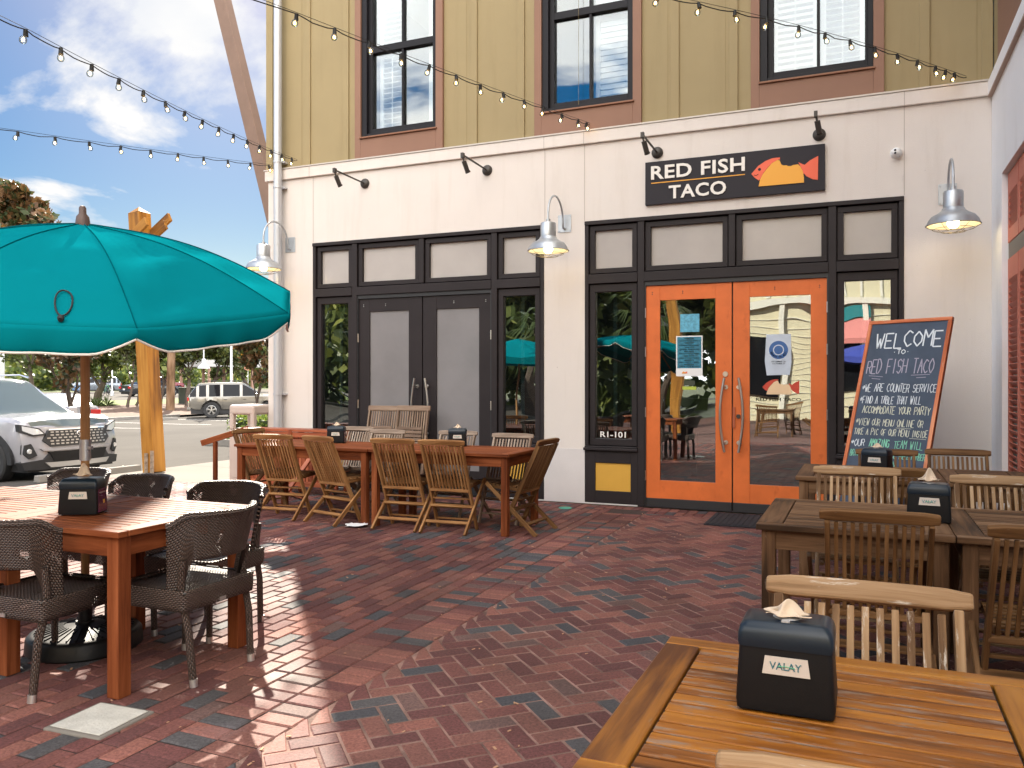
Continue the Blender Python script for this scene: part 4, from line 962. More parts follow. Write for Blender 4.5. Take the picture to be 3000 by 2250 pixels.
# folded chairs leaning on the grey doors
def folded(x, y, label, lean=14):
    o = thing('folded_chair', label, 'chair', (x, y, 0), 0, 'folded chairs leaning on the grey doors'); o.rotation_euler = (R(-lean), 0, 0)
    m = MATS['teak_grey2']; H = 1.08
    for s in (-1, 1): q = MB(); q.bar((s*.205, 0, 0), (s*.205, 0, H-.02), .022, .045, up=(0,1,0)); q.build('upright', m, o, .004)
    q = MB(); q.box(-.235, .235, -.016, .016, H-.03, H+.04); q.build('top_rail', m, o, .012)
    q = MB()
    for i in range(11): xx = -.165+.33*i/10; q.box(xx-.009, xx+.009, -.006, .006, .5, H-.03)
    q.build('back_slats', m, o, .002)
    q = MB(); q.box(-.205, .205, -.014, .014, .47, .50); q.box(-.205, .205, -.02, .0, .2, .23); q.build('lower_rail', m, o, .004)
    q = MB()
    for i in range(8): q.box(-.17, .17, -.05, -.035, .5+i*.045, .535+i*.045)
    q.build('seat', m, o, .003)
    for s in (-1, 1): q = MB(); q.bar((s*.23, -.03, 0.0), (s*.23, -.03, .75), .022, .04, up=(0,1,0)); q.build('cross_leg', m, o, .004)
    return o
wood('teak_grey2', [(.12,.075,.05), (.22,.145,.10), (.32,.23,.16)], .65, .25)
folded(-5.49, -.42, 'dark folded chair leaning on the grey doors, left one of the pair')
folded(-5.03, -.46, 'dark folded chair leaning on the grey doors, right one of the pair', 12)
# right group
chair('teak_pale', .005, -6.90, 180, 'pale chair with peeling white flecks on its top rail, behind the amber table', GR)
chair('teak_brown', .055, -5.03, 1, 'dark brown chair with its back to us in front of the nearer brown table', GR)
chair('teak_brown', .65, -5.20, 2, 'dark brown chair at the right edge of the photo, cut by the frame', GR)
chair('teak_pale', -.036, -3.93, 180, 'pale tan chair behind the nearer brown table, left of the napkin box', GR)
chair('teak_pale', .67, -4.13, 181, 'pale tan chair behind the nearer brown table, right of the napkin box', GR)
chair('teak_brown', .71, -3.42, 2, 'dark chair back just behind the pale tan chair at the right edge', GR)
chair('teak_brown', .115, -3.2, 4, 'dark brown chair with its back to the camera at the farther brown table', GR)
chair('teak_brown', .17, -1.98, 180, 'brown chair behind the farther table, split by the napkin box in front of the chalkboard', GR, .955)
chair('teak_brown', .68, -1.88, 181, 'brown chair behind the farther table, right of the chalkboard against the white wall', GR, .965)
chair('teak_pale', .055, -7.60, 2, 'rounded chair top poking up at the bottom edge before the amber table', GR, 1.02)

def table(name, label, x0, x1, y0, y1, m, slats_x=True, H=.74, legs=None, group=None, board=.085, em=None, cols=None, lw=.062):
    o = thing('table', label, 'table', ((x0+x1)/2, (y0+y1)/2, 0), 0, group); cx, cy = (x0+x1)/2, (y0+y1)/2; hx, hy = (x1-x0)/2, (y1-y0)/2
    em = em or m; th = .028
    q = MB()
    if slats_x:
        q.box(-hx, -hx+board, -hy+.058, hy-.058, H-th, H); q.box(hx-board, hx, -hy+.058, hy-.058, H-th, H)
        q.box(-hx, hx, -hy, -hy+.055, H-th, H); q.box(-hx, hx, hy-.055, hy, H-th, H)
        q.build('border', em, o, .004); q = MB(); n = round((2*hy-.116)/.053); p = (2*hy-.116)/n
        for i in range(n): yy = -hy+.058+p*(i+.5); q.box(-hx+board+.006, hx-board-.006, yy-p/2+.0038, yy+p/2-.0038, H-th, H-.001)
    else:
        q.box(-hx, hx, -hy, -hy+board, H-th, H); q.box(-hx, hx, hy-board, hy, H-th, H); q.box(-hx, -hx+.055, -hy+board+.002, hy-board-.002, H-th, H); q.box(hx-.055, hx, -hy+board+.002, hy-board-.002, H-th, H)
        q.build('border', em, o, .004); q = MB(); n = round((2*hx-.116)/.053); p = (2*hx-.116)/n
        for i in range(n): xx = -hx+.058+p*(i+.5); q.box(xx-p/2+.003, xx+p/2-.003, -hy+board+.006, hy-board-.006, H-th, H-.001)
    q.build('tabletop', m, o, .003)
    q = MB(); q.box(-hx+board+.003, hx-board-.003, -hy+.0565, hy-.0565, H-.013, H-.0075); q.build('gap_shade_sheet', mat('gap_shade_black', (.012,.009,.007), .9), o)  # dark sheet added under the slats, painting in the gaps' shade and dirt
    q = MB(); a = .03
    q.box(-hx+a, hx-a, -hy+a, -hy+a+.024, H-.118, H-th-.0005); q.box(-hx+a, hx-a, hy-a-.024, hy-a, H-.118, H-th-.0005)
    q.box(-hx+a, -hx+a+.024, -hy+a+.025, hy-a-.025, H-.118, H-th-.0005); q.box(hx-a-.024, hx-a, -hy+a+.025, hy-a-.025, H-.118, H-th-.0005)
    q.box(-hx+.1, hx-.1, -.02, .02, H-.07, H-th-.0005)
    q.build('apron', em, o, .003)
    for sx_ in (-1, 1):
        for sy_ in (-1, 1):
            q = MB(); lx, ly = sx_*(hx-.022-lw/2), sy_*(hy-.022-lw/2)
            q.box(lx-lw/2, lx+lw/2, ly-lw/2, ly+lw/2, 0, H-th-.001); q.build('leg', em, o, .004)
    return o
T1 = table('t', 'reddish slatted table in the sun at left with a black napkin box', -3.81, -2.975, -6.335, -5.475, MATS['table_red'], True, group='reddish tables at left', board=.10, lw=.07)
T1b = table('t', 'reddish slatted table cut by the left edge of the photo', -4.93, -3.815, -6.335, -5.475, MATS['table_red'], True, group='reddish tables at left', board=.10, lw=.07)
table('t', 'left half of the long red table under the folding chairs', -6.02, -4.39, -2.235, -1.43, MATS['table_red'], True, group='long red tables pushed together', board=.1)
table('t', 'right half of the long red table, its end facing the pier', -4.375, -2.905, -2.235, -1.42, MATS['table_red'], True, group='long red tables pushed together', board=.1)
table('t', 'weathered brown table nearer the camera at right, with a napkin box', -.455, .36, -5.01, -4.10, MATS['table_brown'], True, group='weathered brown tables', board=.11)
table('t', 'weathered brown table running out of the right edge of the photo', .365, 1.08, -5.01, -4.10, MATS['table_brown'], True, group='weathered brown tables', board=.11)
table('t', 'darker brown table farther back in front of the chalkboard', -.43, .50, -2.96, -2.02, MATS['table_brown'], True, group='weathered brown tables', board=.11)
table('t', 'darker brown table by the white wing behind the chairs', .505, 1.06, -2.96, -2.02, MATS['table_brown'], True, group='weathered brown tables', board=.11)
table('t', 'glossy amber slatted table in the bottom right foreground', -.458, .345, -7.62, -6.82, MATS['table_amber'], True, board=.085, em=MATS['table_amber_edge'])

# napkin dispensers
def dispenser(x, y, rz, label, nap=0, poster=False, H=.178, z=.741):
    o = thing('napkin_dispenser', label, 'napkin box', (x, y, z), R(rz), 'black napkin dispensers on the tables')
    q = MB(); W, D_ = .088, .062
    def ring(w, d, z_, r=.011):
        P_ = []
        for cx, cy, a0 in ((w-r, d-r, 0), (-w+r, d-r, 90), (-w+r, -d+r, 180), (w-r, -d+r, 270)):
            for k in range(4): a = R(a0+30*k); P_.append((cx+r*math.cos(a), cy+r*math.sin(a), z_))
        return P_
    def loft(rs, mi=0):
        n = len(rs[0]); V = [p for r_ in rs for p in r_]; F = [tuple(range(n))[::-1]]
        for i in range(len(rs)-1):
            for k in range(n): F.append((i*n+k, i*n+(k+1) % n, (i+1)*n+(k+1) % n, (i+1)*n+k))
        F.append(tuple(range((len(rs)-1)*n, len(rs)*n))); return V, F
    V, F = loft([ring(W+.004, D_+.004, .004), ring(W+.006, D_+.006, .02), ring(W, D_, H-.05)]); q.add(V, F, smooth=True); q.build('body', black_p, o)
    q = MB(); V, F = loft([ring(W+.002, D_+.002, H-.0495), ring(W+.003, D_+.003, H-.04), ring(W+.002, D_+.002, H-.024), ring(W-.001, D_-.003, H-.012), ring(W-.008, D_-.011, H-.003), ring(W-.018, D_-.02, H)]); q.add(V, F, smooth=True); q.build('lid', navy_p, o)
    q = MB(); q.lathe([(0, H+.0012), (.026, H+.0012), (.028, H)], (0,0,0), 20); q.box(-.008, .008, -.044, -.02, H-.004, H+.0015); q.build('slot', mat('slot_pale', (.42,.40,.38), .5), o)
    q = MB(); q.prism([(-.042, H-.098), (.048, H-.098), (.043, H-.063), (-.037, H-.063)], -D_-.0025, -D_-.0035, lambda u, v, d: (u, d-(H-v-.05)*.05, v)); lo = q.build('name_plate', mat('plate_beige', (.62,.55,.48), .6), o, fixn=True)
    text_mesh('VALAY', (-.028, .032, H-.088, H-.073), mat('logo_teal', (.08,.28,.34), .6), 'lettering', o, lambda u, v, d: (u, -D_-.0045-(H-v-.05)*.05, v), bold=.01)
    q = MB(); q.tube([(-.012, -D_-.0065, H-.081), (.004, -D_-.0065, H-.080), (.02, -D_-.0065, H-.082)], .0008, 4); q.build('logo_stroke', mat('logo_green', (.10,.45,.25), .6), o)
    # napkin
    if nap is not None:
        q = MB(); n = 9; V, F = [], []
        hgt = [.042, .05, .085][nap]
        for i in range(n):
            for j_ in range(n):
                u, v = i/(n-1)*2-1, j_/(n-1)*2-1
                fall = max(0, 1-math.hypot(u, v)); tw = .5*math.sin(3*u+2*v)
                V.append((u*(.034+.014*math.sin(5*v))+.01*tw, v*.028+.010*math.sin(6*u), H+.002+hgt*(.25+.75*fall)*(.65+.35*math.sin(4*u+1.3)*math.cos(3*v))))
        for i in range(n-1):
            for j_ in range(n-1): F.append((i*n+j_, (i+1)*n+j_, (i+1)*n+j_+1, i*n+j_+1))
        q.add(V, F, smooth=True); no = q.build('napkin', paper, o)
        s_ = no.modifiers.new('s', 'SUBSURF'); s_.levels = s_.render_levels = 2; s_ = no.modifiers.new('t', 'SOLIDIFY'); s_.thickness = .0012
    if poster:
        q = MB(); q.prism([(-.052, .012), (.052, .012), (.043, H-.055), (-.043, H-.055)], 0, .0015, lambda u, v, d: (W+.0062+d-(v-.02)*.05, u, v)); po = q.build('insert_card', mat('card_plum', (.09,.012,.05), .25, coat=.6, var=.7, vscale=30), o, fixn=True)
        text_mesh('LIVE @ RED FISH TACO', (-.036, .036, H-.078, H-.068), sign_white, 'lettering', o, lambda u, v, d: (W+.0088-(v-.02)*.05, u, v), bold=.02)
        q = MB(); q.box(W+.003, W+.0062, .004, .024, .045, .068); q.build('gold_block', mat('card_gold', (.7,.4,.05), .4), o)
    return o
dispenser(-.142, -7.175, 0, 'black napkin box with cream napkin on the amber table in the foreground', 0)
dispenser(.285, -4.61, -5, 'black napkin box with a tall folded napkin on the nearer brown table', 2)
dispenser(.09, -2.53, -18, 'black napkin box on the farther table in front of the chalkboard', 0)
dispenser(-3.56, -6.03, 28, 'black napkin box with a bright event card, on the sunlit left table', 2, True)
dispenser(-5.13, -1.68, 22, 'black napkin box toward the left end of the long red table', 1, True)
dispenser(-3.76, -1.55, 22, 'black napkin box toward the right end of the long red table', 1, True)

# wicker chairs
def wicker_chair():
    o = thing('wicker_chair', '', 'chair', group='dark woven chairs round the sunlit table')
    def grid(fn, nu, nv, us=1.0, vs=1.0):
        V, F, U = [], [], []
        for i in range(nu+1):
            for j_ in range(nv+1): V.append(fn(i/nu, j_/nv))
        for i in range(nu):
            for j_ in range(nv):
                F.append((i*(nv+1)+j_, (i+1)*(nv+1)+j_, (i+1)*(nv+1)+j_+1, i*(nv+1)+j_+1))
                U.append([(i/nu*us, j_/nv*vs), ((i+1)/nu*us, j_/nv*vs), ((i+1)/nu*us, (j_+1)/nv*vs), (i/nu*us, (j_+1)/nv*vs)])
        return V, F, U
    def sm(a, b2, x): t = min(1, max(0, (x-a)/(b2-a))); return t*t*(3-2*t)
    def backpt(u, v):
        t = u*2-1; a = t*R(68); at_ = abs(t)
        lo = .575-.165*sm(.60, .80, at_)
        hi = .785-.05*sm(.70, 1.0, at_); z = lo+(hi-lo)*v
        rx = .240+.034*sm(.4, .8, z); ry = .215; lean = (z-.43)*.30*(1-.55*at_)
        return (rx*math.sin(a)*(1+.04*v), -.035-ry*math.cos(a)-lean, z)
    q = MB(); q.add(*grid(backpt, 48, 12, 1.0, .24), smooth=True); bo = q.build('backrest', wicker, o)
    s_ = bo.modifiers.new('s', 'SOLIDIFY'); s_.thickness = .018; s_.offset = 0
    q = MB(); q.tube([backpt(i/40, 1) for i in range(41)], .0155, 10); q.build('top_roll', wicker, o)
    q = MB(); q.add(*grid(lambda u, v: ((u-.5)*.46, -.23+v*.44, .435-.012*math.sin(math.pi*u)), 8, 8, .46, .44), smooth=True)
    so = q.build('seat', wicker, o); s_ = so.modifiers.new('s', 'SOLIDIFY'); s_.thickness = .012
    q = MB(); r_ = .03; prf = []
    for cx, cy, a0 in ((.235-r_, .215-r_, 0), (-.235+r_, .215-r_, 90), (-.235+r_, -.235+r_, 180), (.235-r_, -.235+r_, 270)):
        for k_ in range(5): a = R(a0+22.5*k_); prf.append((cx+r_*math.cos(a), cy+r_*math.sin(a)))
    prf.append(prf[0]); Ls = [0]
    for a, b2 in zip(prf, prf[1:]): Ls.append(Ls[-1]+math.hypot(b2[0]-a[0], b2[1]-a[1]))
    V, F, U = [], [], []
    zs = [.345, .37, .40, .43, .442]; off = [.0, .003, .004, .002, -.008]
    for i, (x, y) in enumerate(prf):
        for z, of in zip(zs, off): l = math.hypot(x, y); V.append((x+x/l*of, y+y/l*of, z))
    nz = len(zs)
    for i in range(len(prf)-1):
        for j_ in range(nz-1):
            F.append((i*nz+j_, (i+1)*nz+j_, (i+1)*nz+j_+1, i*nz+j_+1)); U.append([(Ls[i], zs[j_]), (Ls[i+1], zs[j_]), (Ls[i+1], zs[j_+1]), (Ls[i], zs[j_+1])])
    q.add(V, F, U, smooth=True); ao = q.build('seat_apron', wicker, o); s_ = ao.modifiers.new('s', 'SOLIDIFY'); s_.thickness = .012
    for sx_ in (-1, 1):
        q = MB(); q.tube([(sx_*.185, .18, .0), (sx_*.195, .185, .40)], .0165, 10); l = q.build('leg', wicker, o)
        f = MB(); f.tube([(sx_*.185, .18, -.0), (sx_*.186, .18, .035)], .0175, 10); f.build('foot_cap', alum, l)
        q = MB(); q.tube([(sx_*.19, -.245, .0), (sx_*.20, -.225, .25), (sx_*.205, -.185, .42), (sx_*.208, -.19, .50), (sx_*.21, -.20, .58)], .0175, 10); l = q.build('leg', wicker, o)
        f = MB(); f.tube([(sx_*.19, -.247, -.0), (sx_*.191, -.244, .035)], .0185, 10); f.build('foot_cap', alum, l)
    q = MB(); q.box(-.02, .02, -.2445, -.240, .352, .368); q.build('tag', alum, o)
    return o
WC = wicker_chair(); WC['label'] = 'woven brown chair with its back to us at the left table, cut by the frame'
WC.location = (-3.52, -6.24, 0); WC.rotation_euler = (0, 0, R(2))
dup(WC, (-3.06, -5.87, 0), R(90), 'woven brown chair at the right end of the left table, back toward the patio')
dup(WC, (-3.40, -5.38, 0), R(183), 'woven brown chair on the far side of the left table, at its right corner')
dup(WC, (-4.17, -5.32, 0), R(176), 'woven brown chair on the far side of the left table, behind the napkin box')
dup(WC, (-4.85, -5.20, 0), R(180), 'woven brown chair on the far side of the left table, nearest the white car')

# umbrella
um = thing('patio_umbrella', 'large teal umbrella with pale piping over the left table', 'umbrella', (-3.768, -5.848, 0))
q = MB(); q.tube([(0,0,.12), (0,0,1.05)], .021, 14); q.build('lower_pole', MATS['brown_pole'], um)
q = MB(); q.tube([(0,0,.1), (0,0,.34)], .034, 14); q.build('base_sleeve', black_p, um)
AX = Vector((math.cos(-.7586)*math.sin(.2371), math.sin(-.7586)*math.sin(.2371), math.cos(.2371))); PV = Vector((0, 0, 1.6)); APX = PV+AX*.6236
uu = Vector((math.cos(-.7586)*math.cos(.2371), math.sin(-.7586)*math.cos(.2371), -math.sin(.2371))); vv = AX.cross(uu)
q = MB(); q.tube([(0,0,1.0), (0,0,1.6), tuple(PV+AX*.60)], .0235, 14); q.build('pole', MATS['brown_pole'], um)
q = MB(); q.tube([(0,0,.98), (0,0,1.09)], .028, 14); q.box(-.008, .05, -.008, .008, 1.04, 1.056); q.build('joint', galv, um)
q = MB(); q.tube([tuple(APX+AX*-.01), tuple(APX+AX*.03), tuple(APX+AX*.045), tuple(APX+AX*.075), tuple(APX+AX*.085)], [.036, .03, .018, .017, .010], 12); q.build('finial', mat('dark_bronze', (.10,.06,.05), .5), um)
RR, DR, PH = 1.1137, .340, .2473
def can(k, r, drop_extra=0, out=0):
    """canopy point at rib coordinate k (0..8), radial fraction r"""
    t = PH+k*math.pi/4; kk = k-math.floor(k); f = abs(kk-.5)*2        # 1 on a rib, 0 mid panel
    chord = math.cos(math.pi/8)/math.cos((kk-.5)*math.pi/4)
    rad = RR*r*(chord*(1) )/1.0
    bow = .075*math.sin(math.pi*min(r, 1))                                   # canvas is convex
    sagp = .030*(1-f**2)*r*(1.1-r)*2.2
    wr = .010*math.sin(r*19+2.2*math.sin(k*2.1)+k*1.7)*(1-f**2)*(.35+r)+.007*math.sin(k*31+r*5)*r*(1-f**1.5)+.007*math.sin(r*33+k*4)*(1-f)*r
    wr *= 1.15*(1-min(r, 1)**9)
    h = -DR*r+bow-sagp+wr
    return APX+AX*(h-.005)+(uu*math.cos(t)+vv*math.sin(t))*rad
q = MB(); NK, NR = 96, 26; V, F, MI = [], [], []
for i in range(NK):
    k = i*8/NK
    for j_ in range(NR+1): V.append(can(k, .02+.98*j_/NR))
for i in range(NK):
    i2 = (i+1) % NK
    for j_ in range(NR): F.append((i*(NR+1)+j_, i*(NR+1)+j_+1, i2*(NR+1)+j_+1, i2*(NR+1)+j_))
q.add(V, F, smooth=True); co = q.build('canopy', teal, um)
s_ = co.modifiers.new('s', 'SOLIDIFY'); s_.thickness = .0025
# valance: hangs from the rim, scalloped up at every rib
q = MB(); V, F = [], []; hem = []
NV = 240
def val(k, v):
    p = can(k, 1.0); kk = k-math.floor(k); f = abs(kk-.5)*2
    dep = .115-.068*max(0, (f-.62)/.38)**1.4
    t = PH+k*math.pi/4; out = (uu*math.cos(t)+vv*math.sin(t))
    rip = .010*math.sin(k*23)*(1-f)
    return p+Vector((0, 0, -dep*v))+out*(.002+.010*math.sin(v*math.pi*.5)+rip*v-.02*v*v)
for i in range(NV):
    k = i*8/NV
    for j_ in range(7): V.append(val(k, j_/6))
    hem.append(val(k, 1.0))
for i in range(NV):
    i2 = (i+1) % NV
    for j_ in range(6): F.append((i*7+j_, i*7+j_+1, i2*7+j_+1, i2*7+j_))
q.add(V, F, smooth=True); vo = q.build('valance', teal, um); s_ = vo.modifiers.new('s', 'SOLIDIFY'); s_.thickness = .0025
q = MB(); q.tube(hem+[hem[0]], .0052, 6, cap=False); q.build('piping', piping, um)
q = MB()
for k in range(8): q.tube([can(k, .03+.97*j_/20)+AX*.002 for j_ in range(21)], .0028, 5)
q.build('seams', mat('teal_seam', (.001,.085,.105), 1.0, spec=0), um)
for k in range(8):
    q = MB(); q.bar(can(k, .06)-AX*.035, can(k, .98)-AX*.02, .016, .022, up=tuple(AX)); rb = q.build('rib', MATS['brown_pole'], um)
    q = MB(); q.bar(PV+AX*.10, can(k, .5)-AX*.03, .014, .018, up=tuple(AX)); q.build('strut', MATS['brown_pole'], rb)
q = MB(); lp = [can(7.67+.045*math.sin(2*math.pi*i/20)*(1+.3*math.cos(2*math.pi*i/20)), .875-.065*math.cos(2*math.pi*i/20))+AX*.010 for i in range(21)]
q.tube(lp, .0036, 6); q.tube([can(7.67, .94)+AX*.01, can(7.67, .965)+AX*.012], .0045, 6); q.tube([can(7.67, .96)+AX*.014, can(7.67, .97)+AX*.016, can(7.67, .985)+AX*.016], [.010, .014, .010], 10); q.build('tie_cord', wire_m, um)

ub = thing('umbrella_base', 'round black ribbed umbrella base on the bricks under the left table', 'umbrella base', (-3.768, -5.848, 0))
q = MB(); q.lathe([(0,0), (.27,0), (.28,.01), (.275,.075), (.262,.09), (.245,.094), (.20,.103), (.07,.125), (.045,.13), (.045,.14), (0,.14)], (0,0,0), 48); q.build('weight', black_p, ub)
q = MB()
for k in range(36):
    a = 2*math.pi*k/36; q.bar((.10*math.cos(a), .10*math.sin(a), .121), (.235*math.cos(a), .235*math.sin(a), .098), .008, .008)
q.build('ribs', black_p, ub)

# ---------------------------------------------------------------- chalkboard
CB = thing('chalkboard', 'leaning blue grey chalkboard with an orange wooden frame and a WELCOME message', 'chalkboard', (-.2786, -1.3179, 0), -.5268)
CB.rotation_mode = 'XYZ'; CB.rotation_euler = (-.3317, 0, -.5268)
CW, CH = .741, 2.051
q = MB(); q.box(.0, CW, .0, .018, 0, CH); q.build('slate', chalk_b, CB)
wood('frame_orange', [(.42,.10,.03), (.62,.18,.07), (.74,.30,.15)], .6, .3, wear=(.50,.36,.26), wearamt=.08)
q = MB(); fw = .032; fm = MATS['frame_orange']
q.box(0, CW, -.012, .028, CH-fw, CH); q.box(0, CW, -.012, .028, 0, fw); q.box(0, fw, -.0115, .0275, fw, CH-fw); q.box(CW-fw, CW, -.0115, .0275, fw, CH-fw)
q.build('frame', fm, CB, .004)
FONT = {'A':'00 26 40;13 33','B':'00 06 35 33 03;33 41 30 00','C':'45 26 04 02 20 41','D':'00 06 26 44 42 20 00','E':'46 06 00 40;03 33','F':'46 06 00;03 33','G':'45 26 04 02 20 41 43 23','H':'00 06;40 46;03 43','I':'20 26','J':'46 42 20 01','K':'00 06;46 03 40','L':'06 00 40','M':'00 06 23 46 40','N':'00 06 40 46','O':'20 02 04 26 44 42 20','P':'00 06 36 44 33 03','Q':'20 02 04 26 44 42 20;31 50','R':'00 06 36 44 33 03;23 40','S':'45 26 05 13 33 42 20 01','T':'06 46;26 20','U':'06 01 20 41 46','V':'06 20 46','W':'06 10 24 30 46','X':'00 46;06 40','Y':'06 23 46;23 20','Z':'06 46 00 40','*':'22 25;04 43;03 44;12 35','i':'20 24;26 26','.':'22 23','-':'13 33'}
def chalk(s, x0, x1, z, hgt, m, r=.0028, fat=1.0, jit=.06, up=0.0):
    q = MB(); n = len(s); cw = (x1-x0)/n
    for i, ch in enumerate(s):
        if ch == ' ' or ch not in FONT: continue
        ox = x0+i*cw; oz = z+up*(i/n)+random.uniform(-jit, jit)*hgt; hh = hgt*random.uniform(.92, 1.1)
        for st in FONT[ch].split(';'):
            pts = [(ox+cw*.80*int(a[0])/4+random.uniform(-.02,.02)*cw, -.0012, oz+hh*int(a[1])/6) for a in st.split()]
            if pts[0] == pts[-1]: pts[-1] = (pts[-1][0]+.003, pts[-1][1], pts[-1][2])
            for a, b2 in zip(pts, pts[1:]):
                if math.dist(a, b2) > 1e-4: q.bar(a, b2, .002, r*2*fat, up=(0,0,1) if abs(a[2]-b2[2]) < abs(a[0]-b2[0]) else (1,0,0))
    if q.v: q.build('lettering', m, CB)
def chalk_bars(lines, m, r=.002):
    q = MB()
    for a, b2 in lines: q.bar((a[0], -.0012, a[1]), (b2[0], -.0012, b2[1]), .002, r*2, up=(0,0,1))
    q.build('chalk_line', m, CB)
z0 = CH
chalk('WELCOME', .10, .70, z0-.262, .145, chalk_w, .0058)
chalk('.TO.', .27, .43, z0-.325, .045, chalk_w, .0032)
chalk('RED FISH TACO', .06, .66, z0-.50, .125, chalk_p, .0040)
chalk_bars([((.09, z0-.525), (.22, z0-.535)), ((.12, z0-.55), (.2, z0-.558)), ((.47, z0-.522), (.63, z0-.515)), ((.52, z0-.545), (.6, z0-.54))], chalk_p)
chalk('*WE ARE COUNTER SERVICE', .05, .71, z0-.675, .072, chalk_w, .0024)
chalk('*FIND A TABLE THAT WILL', .05, .60, z0-.785, .068, chalk_w, .0024)
chalk('ACCOMMODATE YOUR PARTY', .09, .69, z0-.875, .066, chalk_y, .0026)
chalk('*VIEW OUR MENU ONLINE OR', .05, .65, z0-.985, .062, chalk_y, .0022)
chalk('TAKE A PIC OF OUR MENU INSIDE', .05, .70, z0-1.07, .058, chalk_y, .0022)
chalk_bars([((.42, z0-.997), (.55, z0-1.0)), ((.55, z0-1.082), (.69, z0-1.085))], chalk_y, .0014)
chalk('*OUR', .04, .17, z0-1.175, .060, chalk_w, .0024); chalk('AMAZING', .21, .39, z0-1.175, .070, chalk_g, .0034); chalk('TEAM WILL', .43, .68, z0-1.175, .066, chalk_g, .0022)
chalk('BRING YOUR FOOD TO THE TABLE NUMBER', .05, .71, z0-1.265, .056, chalk_g, .0022)
chalk('YOU ARE GIVEN', .19, .47, z0-1.345, .050, chalk_g, .0020)
chalk('*WHEN F', .04, .24, z0-1.44, .062, chalk_w, .0022)
bc = thing('black_chair', 'black slatted chair back showing behind the right edge of the chalkboard', 'chair', (.36, -.50, 0), R(-30))
q = MB()
for s_x in (-.2, .2): q.bar((s_x, -.16, 0), (s_x, .12, 1.02), .03, .03, up=(0,1,0))
q.build('upright', dark_m, bc, .003)
q = MB()
for i in range(7): zz_ = .55+i*.07; q.bar((-.2, -.16+.28*zz_/1.02, zz_), (.2, -.16+.28*zz_/1.02, zz_), .012, .03)
q.build('back_slats', dark_m, bc, .002)
q = MB(); q.box(-.2, .2, -.36, .0, .43, .45); q.build('seat', dark_m, bc, .004)
q = MB()
for s_x in (-.18, .18): q.bar((s_x, -.33, 0), (s_x, -.33, .43), .03, .03, up=(0,1,0))
q.build('leg', dark_m, bc, .003)

# ---------------------------------------------------------------- small things on the patio
o = thing('doormat', 'black ribbed rubber mat on the bricks before the orange doors', 'doormat', (-.62, -.53, 0))
q = MB(); q.box(-.80, .80, -.38, .37, .001, .014)
for i in range(31):
    xx = -.77+i*.0513; q.box(xx-.016, xx+.016, -.35, .34, .0145, .019)
q.build('ribbed_top', mat_m, o, .003)
o = thing('utility_cover', 'square pale concrete utility cover set in the bricks, in front of the left table', 'utility cover', (-2.885, -6.50, 0), R(3))
q = MB(); q.box(-.15, .15, -.145, .145, -.01, .008); q.build('rim', concrete, o, .012, seg=3)
q = MB(); q.box(-.13, .13, -.125, .125, .0085, .012); q.build('lid', cover_m, o, .006)
o = thing('paper_napkin', 'crumpled white paper napkin lying on the bricks by the middle table legs', 'napkin', (-4.47, -2.30, .004), R(20))
q = MB(); n = 8; V, F = [], []
for i in range(n):
    for j_ in range(n):
        u_, v_ = i/(n-1), j_/(n-1); V.append(((u_-.5)*.20+.02*math.sin(5*v_), (v_-.5)*.15+.012*math.sin(7*u_), .004+.018*abs(math.sin(4*u_+3*v_))*u_+.012*random.random()))
for i in range(n-1):
    for j_ in range(n-1): F.append((i*n+j_, (i+1)*n+j_, (i+1)*n+j_+1, i*n+j_+1))
q.add(V, F, smooth=True); q.build('sheet', paper_w, o)
o = thing('drain_cap', 'small round green cap set in the bricks in front of the pier', 'drain cap', (-3.004, -.44, 0))
q = MB(); q.lathe([(0,.006), (.045,.006), (.05,.004), (.06,.009), (.07,.007), (.074,0)], (0,0,0), 28); q.build('cap', mat('green_cap', (.05,.28,.20), .6), o)
for i in range(46):   # dry leaf flecks and crumbs on the bricks
    pass
lit = MB()
for i in range(420):
    x, y = random.uniform(-6.8, .9), random.uniform(-7.6, -.4); a = random.uniform(0, 6.28); s0 = random.uniform(.003, .011)
    lit.obox((x, y, .0035), (math.cos(a), math.sin(a), .1), (-math.sin(a), math.cos(a), 0), (0,0,1), s0, s0*.45, .001)
tag(lit.build('leaf_litter', mat('litter', (.42,.24,.14), .9)), 'scattered dry flecks and crumbs on the bricks', 'litter', kind='stuff')

# bin
o = thing('litter_bin', 'pale beige plastic litter bin with open side hatches at the building corner', 'bin', (-7.65, -.07, 0))
q = MB(); hw_ = .21
def col(x0, x1, y0, y1, z0, z1): q.box(x0, x1, y0, y1, z0, z1)
col(-hw_, hw_, -hw_, hw_, .0, .74)
for sx_ in (-1, 1):
    for sy_ in (-1, 1): col(sx_*(hw_-.035)-.035, sx_*(hw_-.035)+.035, sy_*(hw_-.035)-.035, sy_*(hw_-.035)+.035, .7405, .985)
q.build('body', bin_m, o, .018, seg=3)
q = MB(); q.box(-hw_-.004, hw_+.004, -hw_-.004, hw_+.004, .94, 1.075); q.build('hood', bin_m, o, .035, seg=4)
q = MB(); q.box(-.15, .15, -hw_-.006, -hw_-.0005, .10, .62); q.build('door_panel', bin_m, o, .005)
q = MB(); q.box(-hw_+.07, hw_-.07, -hw_+.07, hw_-.07, .741, .76); q.build('inner_tray', dark_m, o)

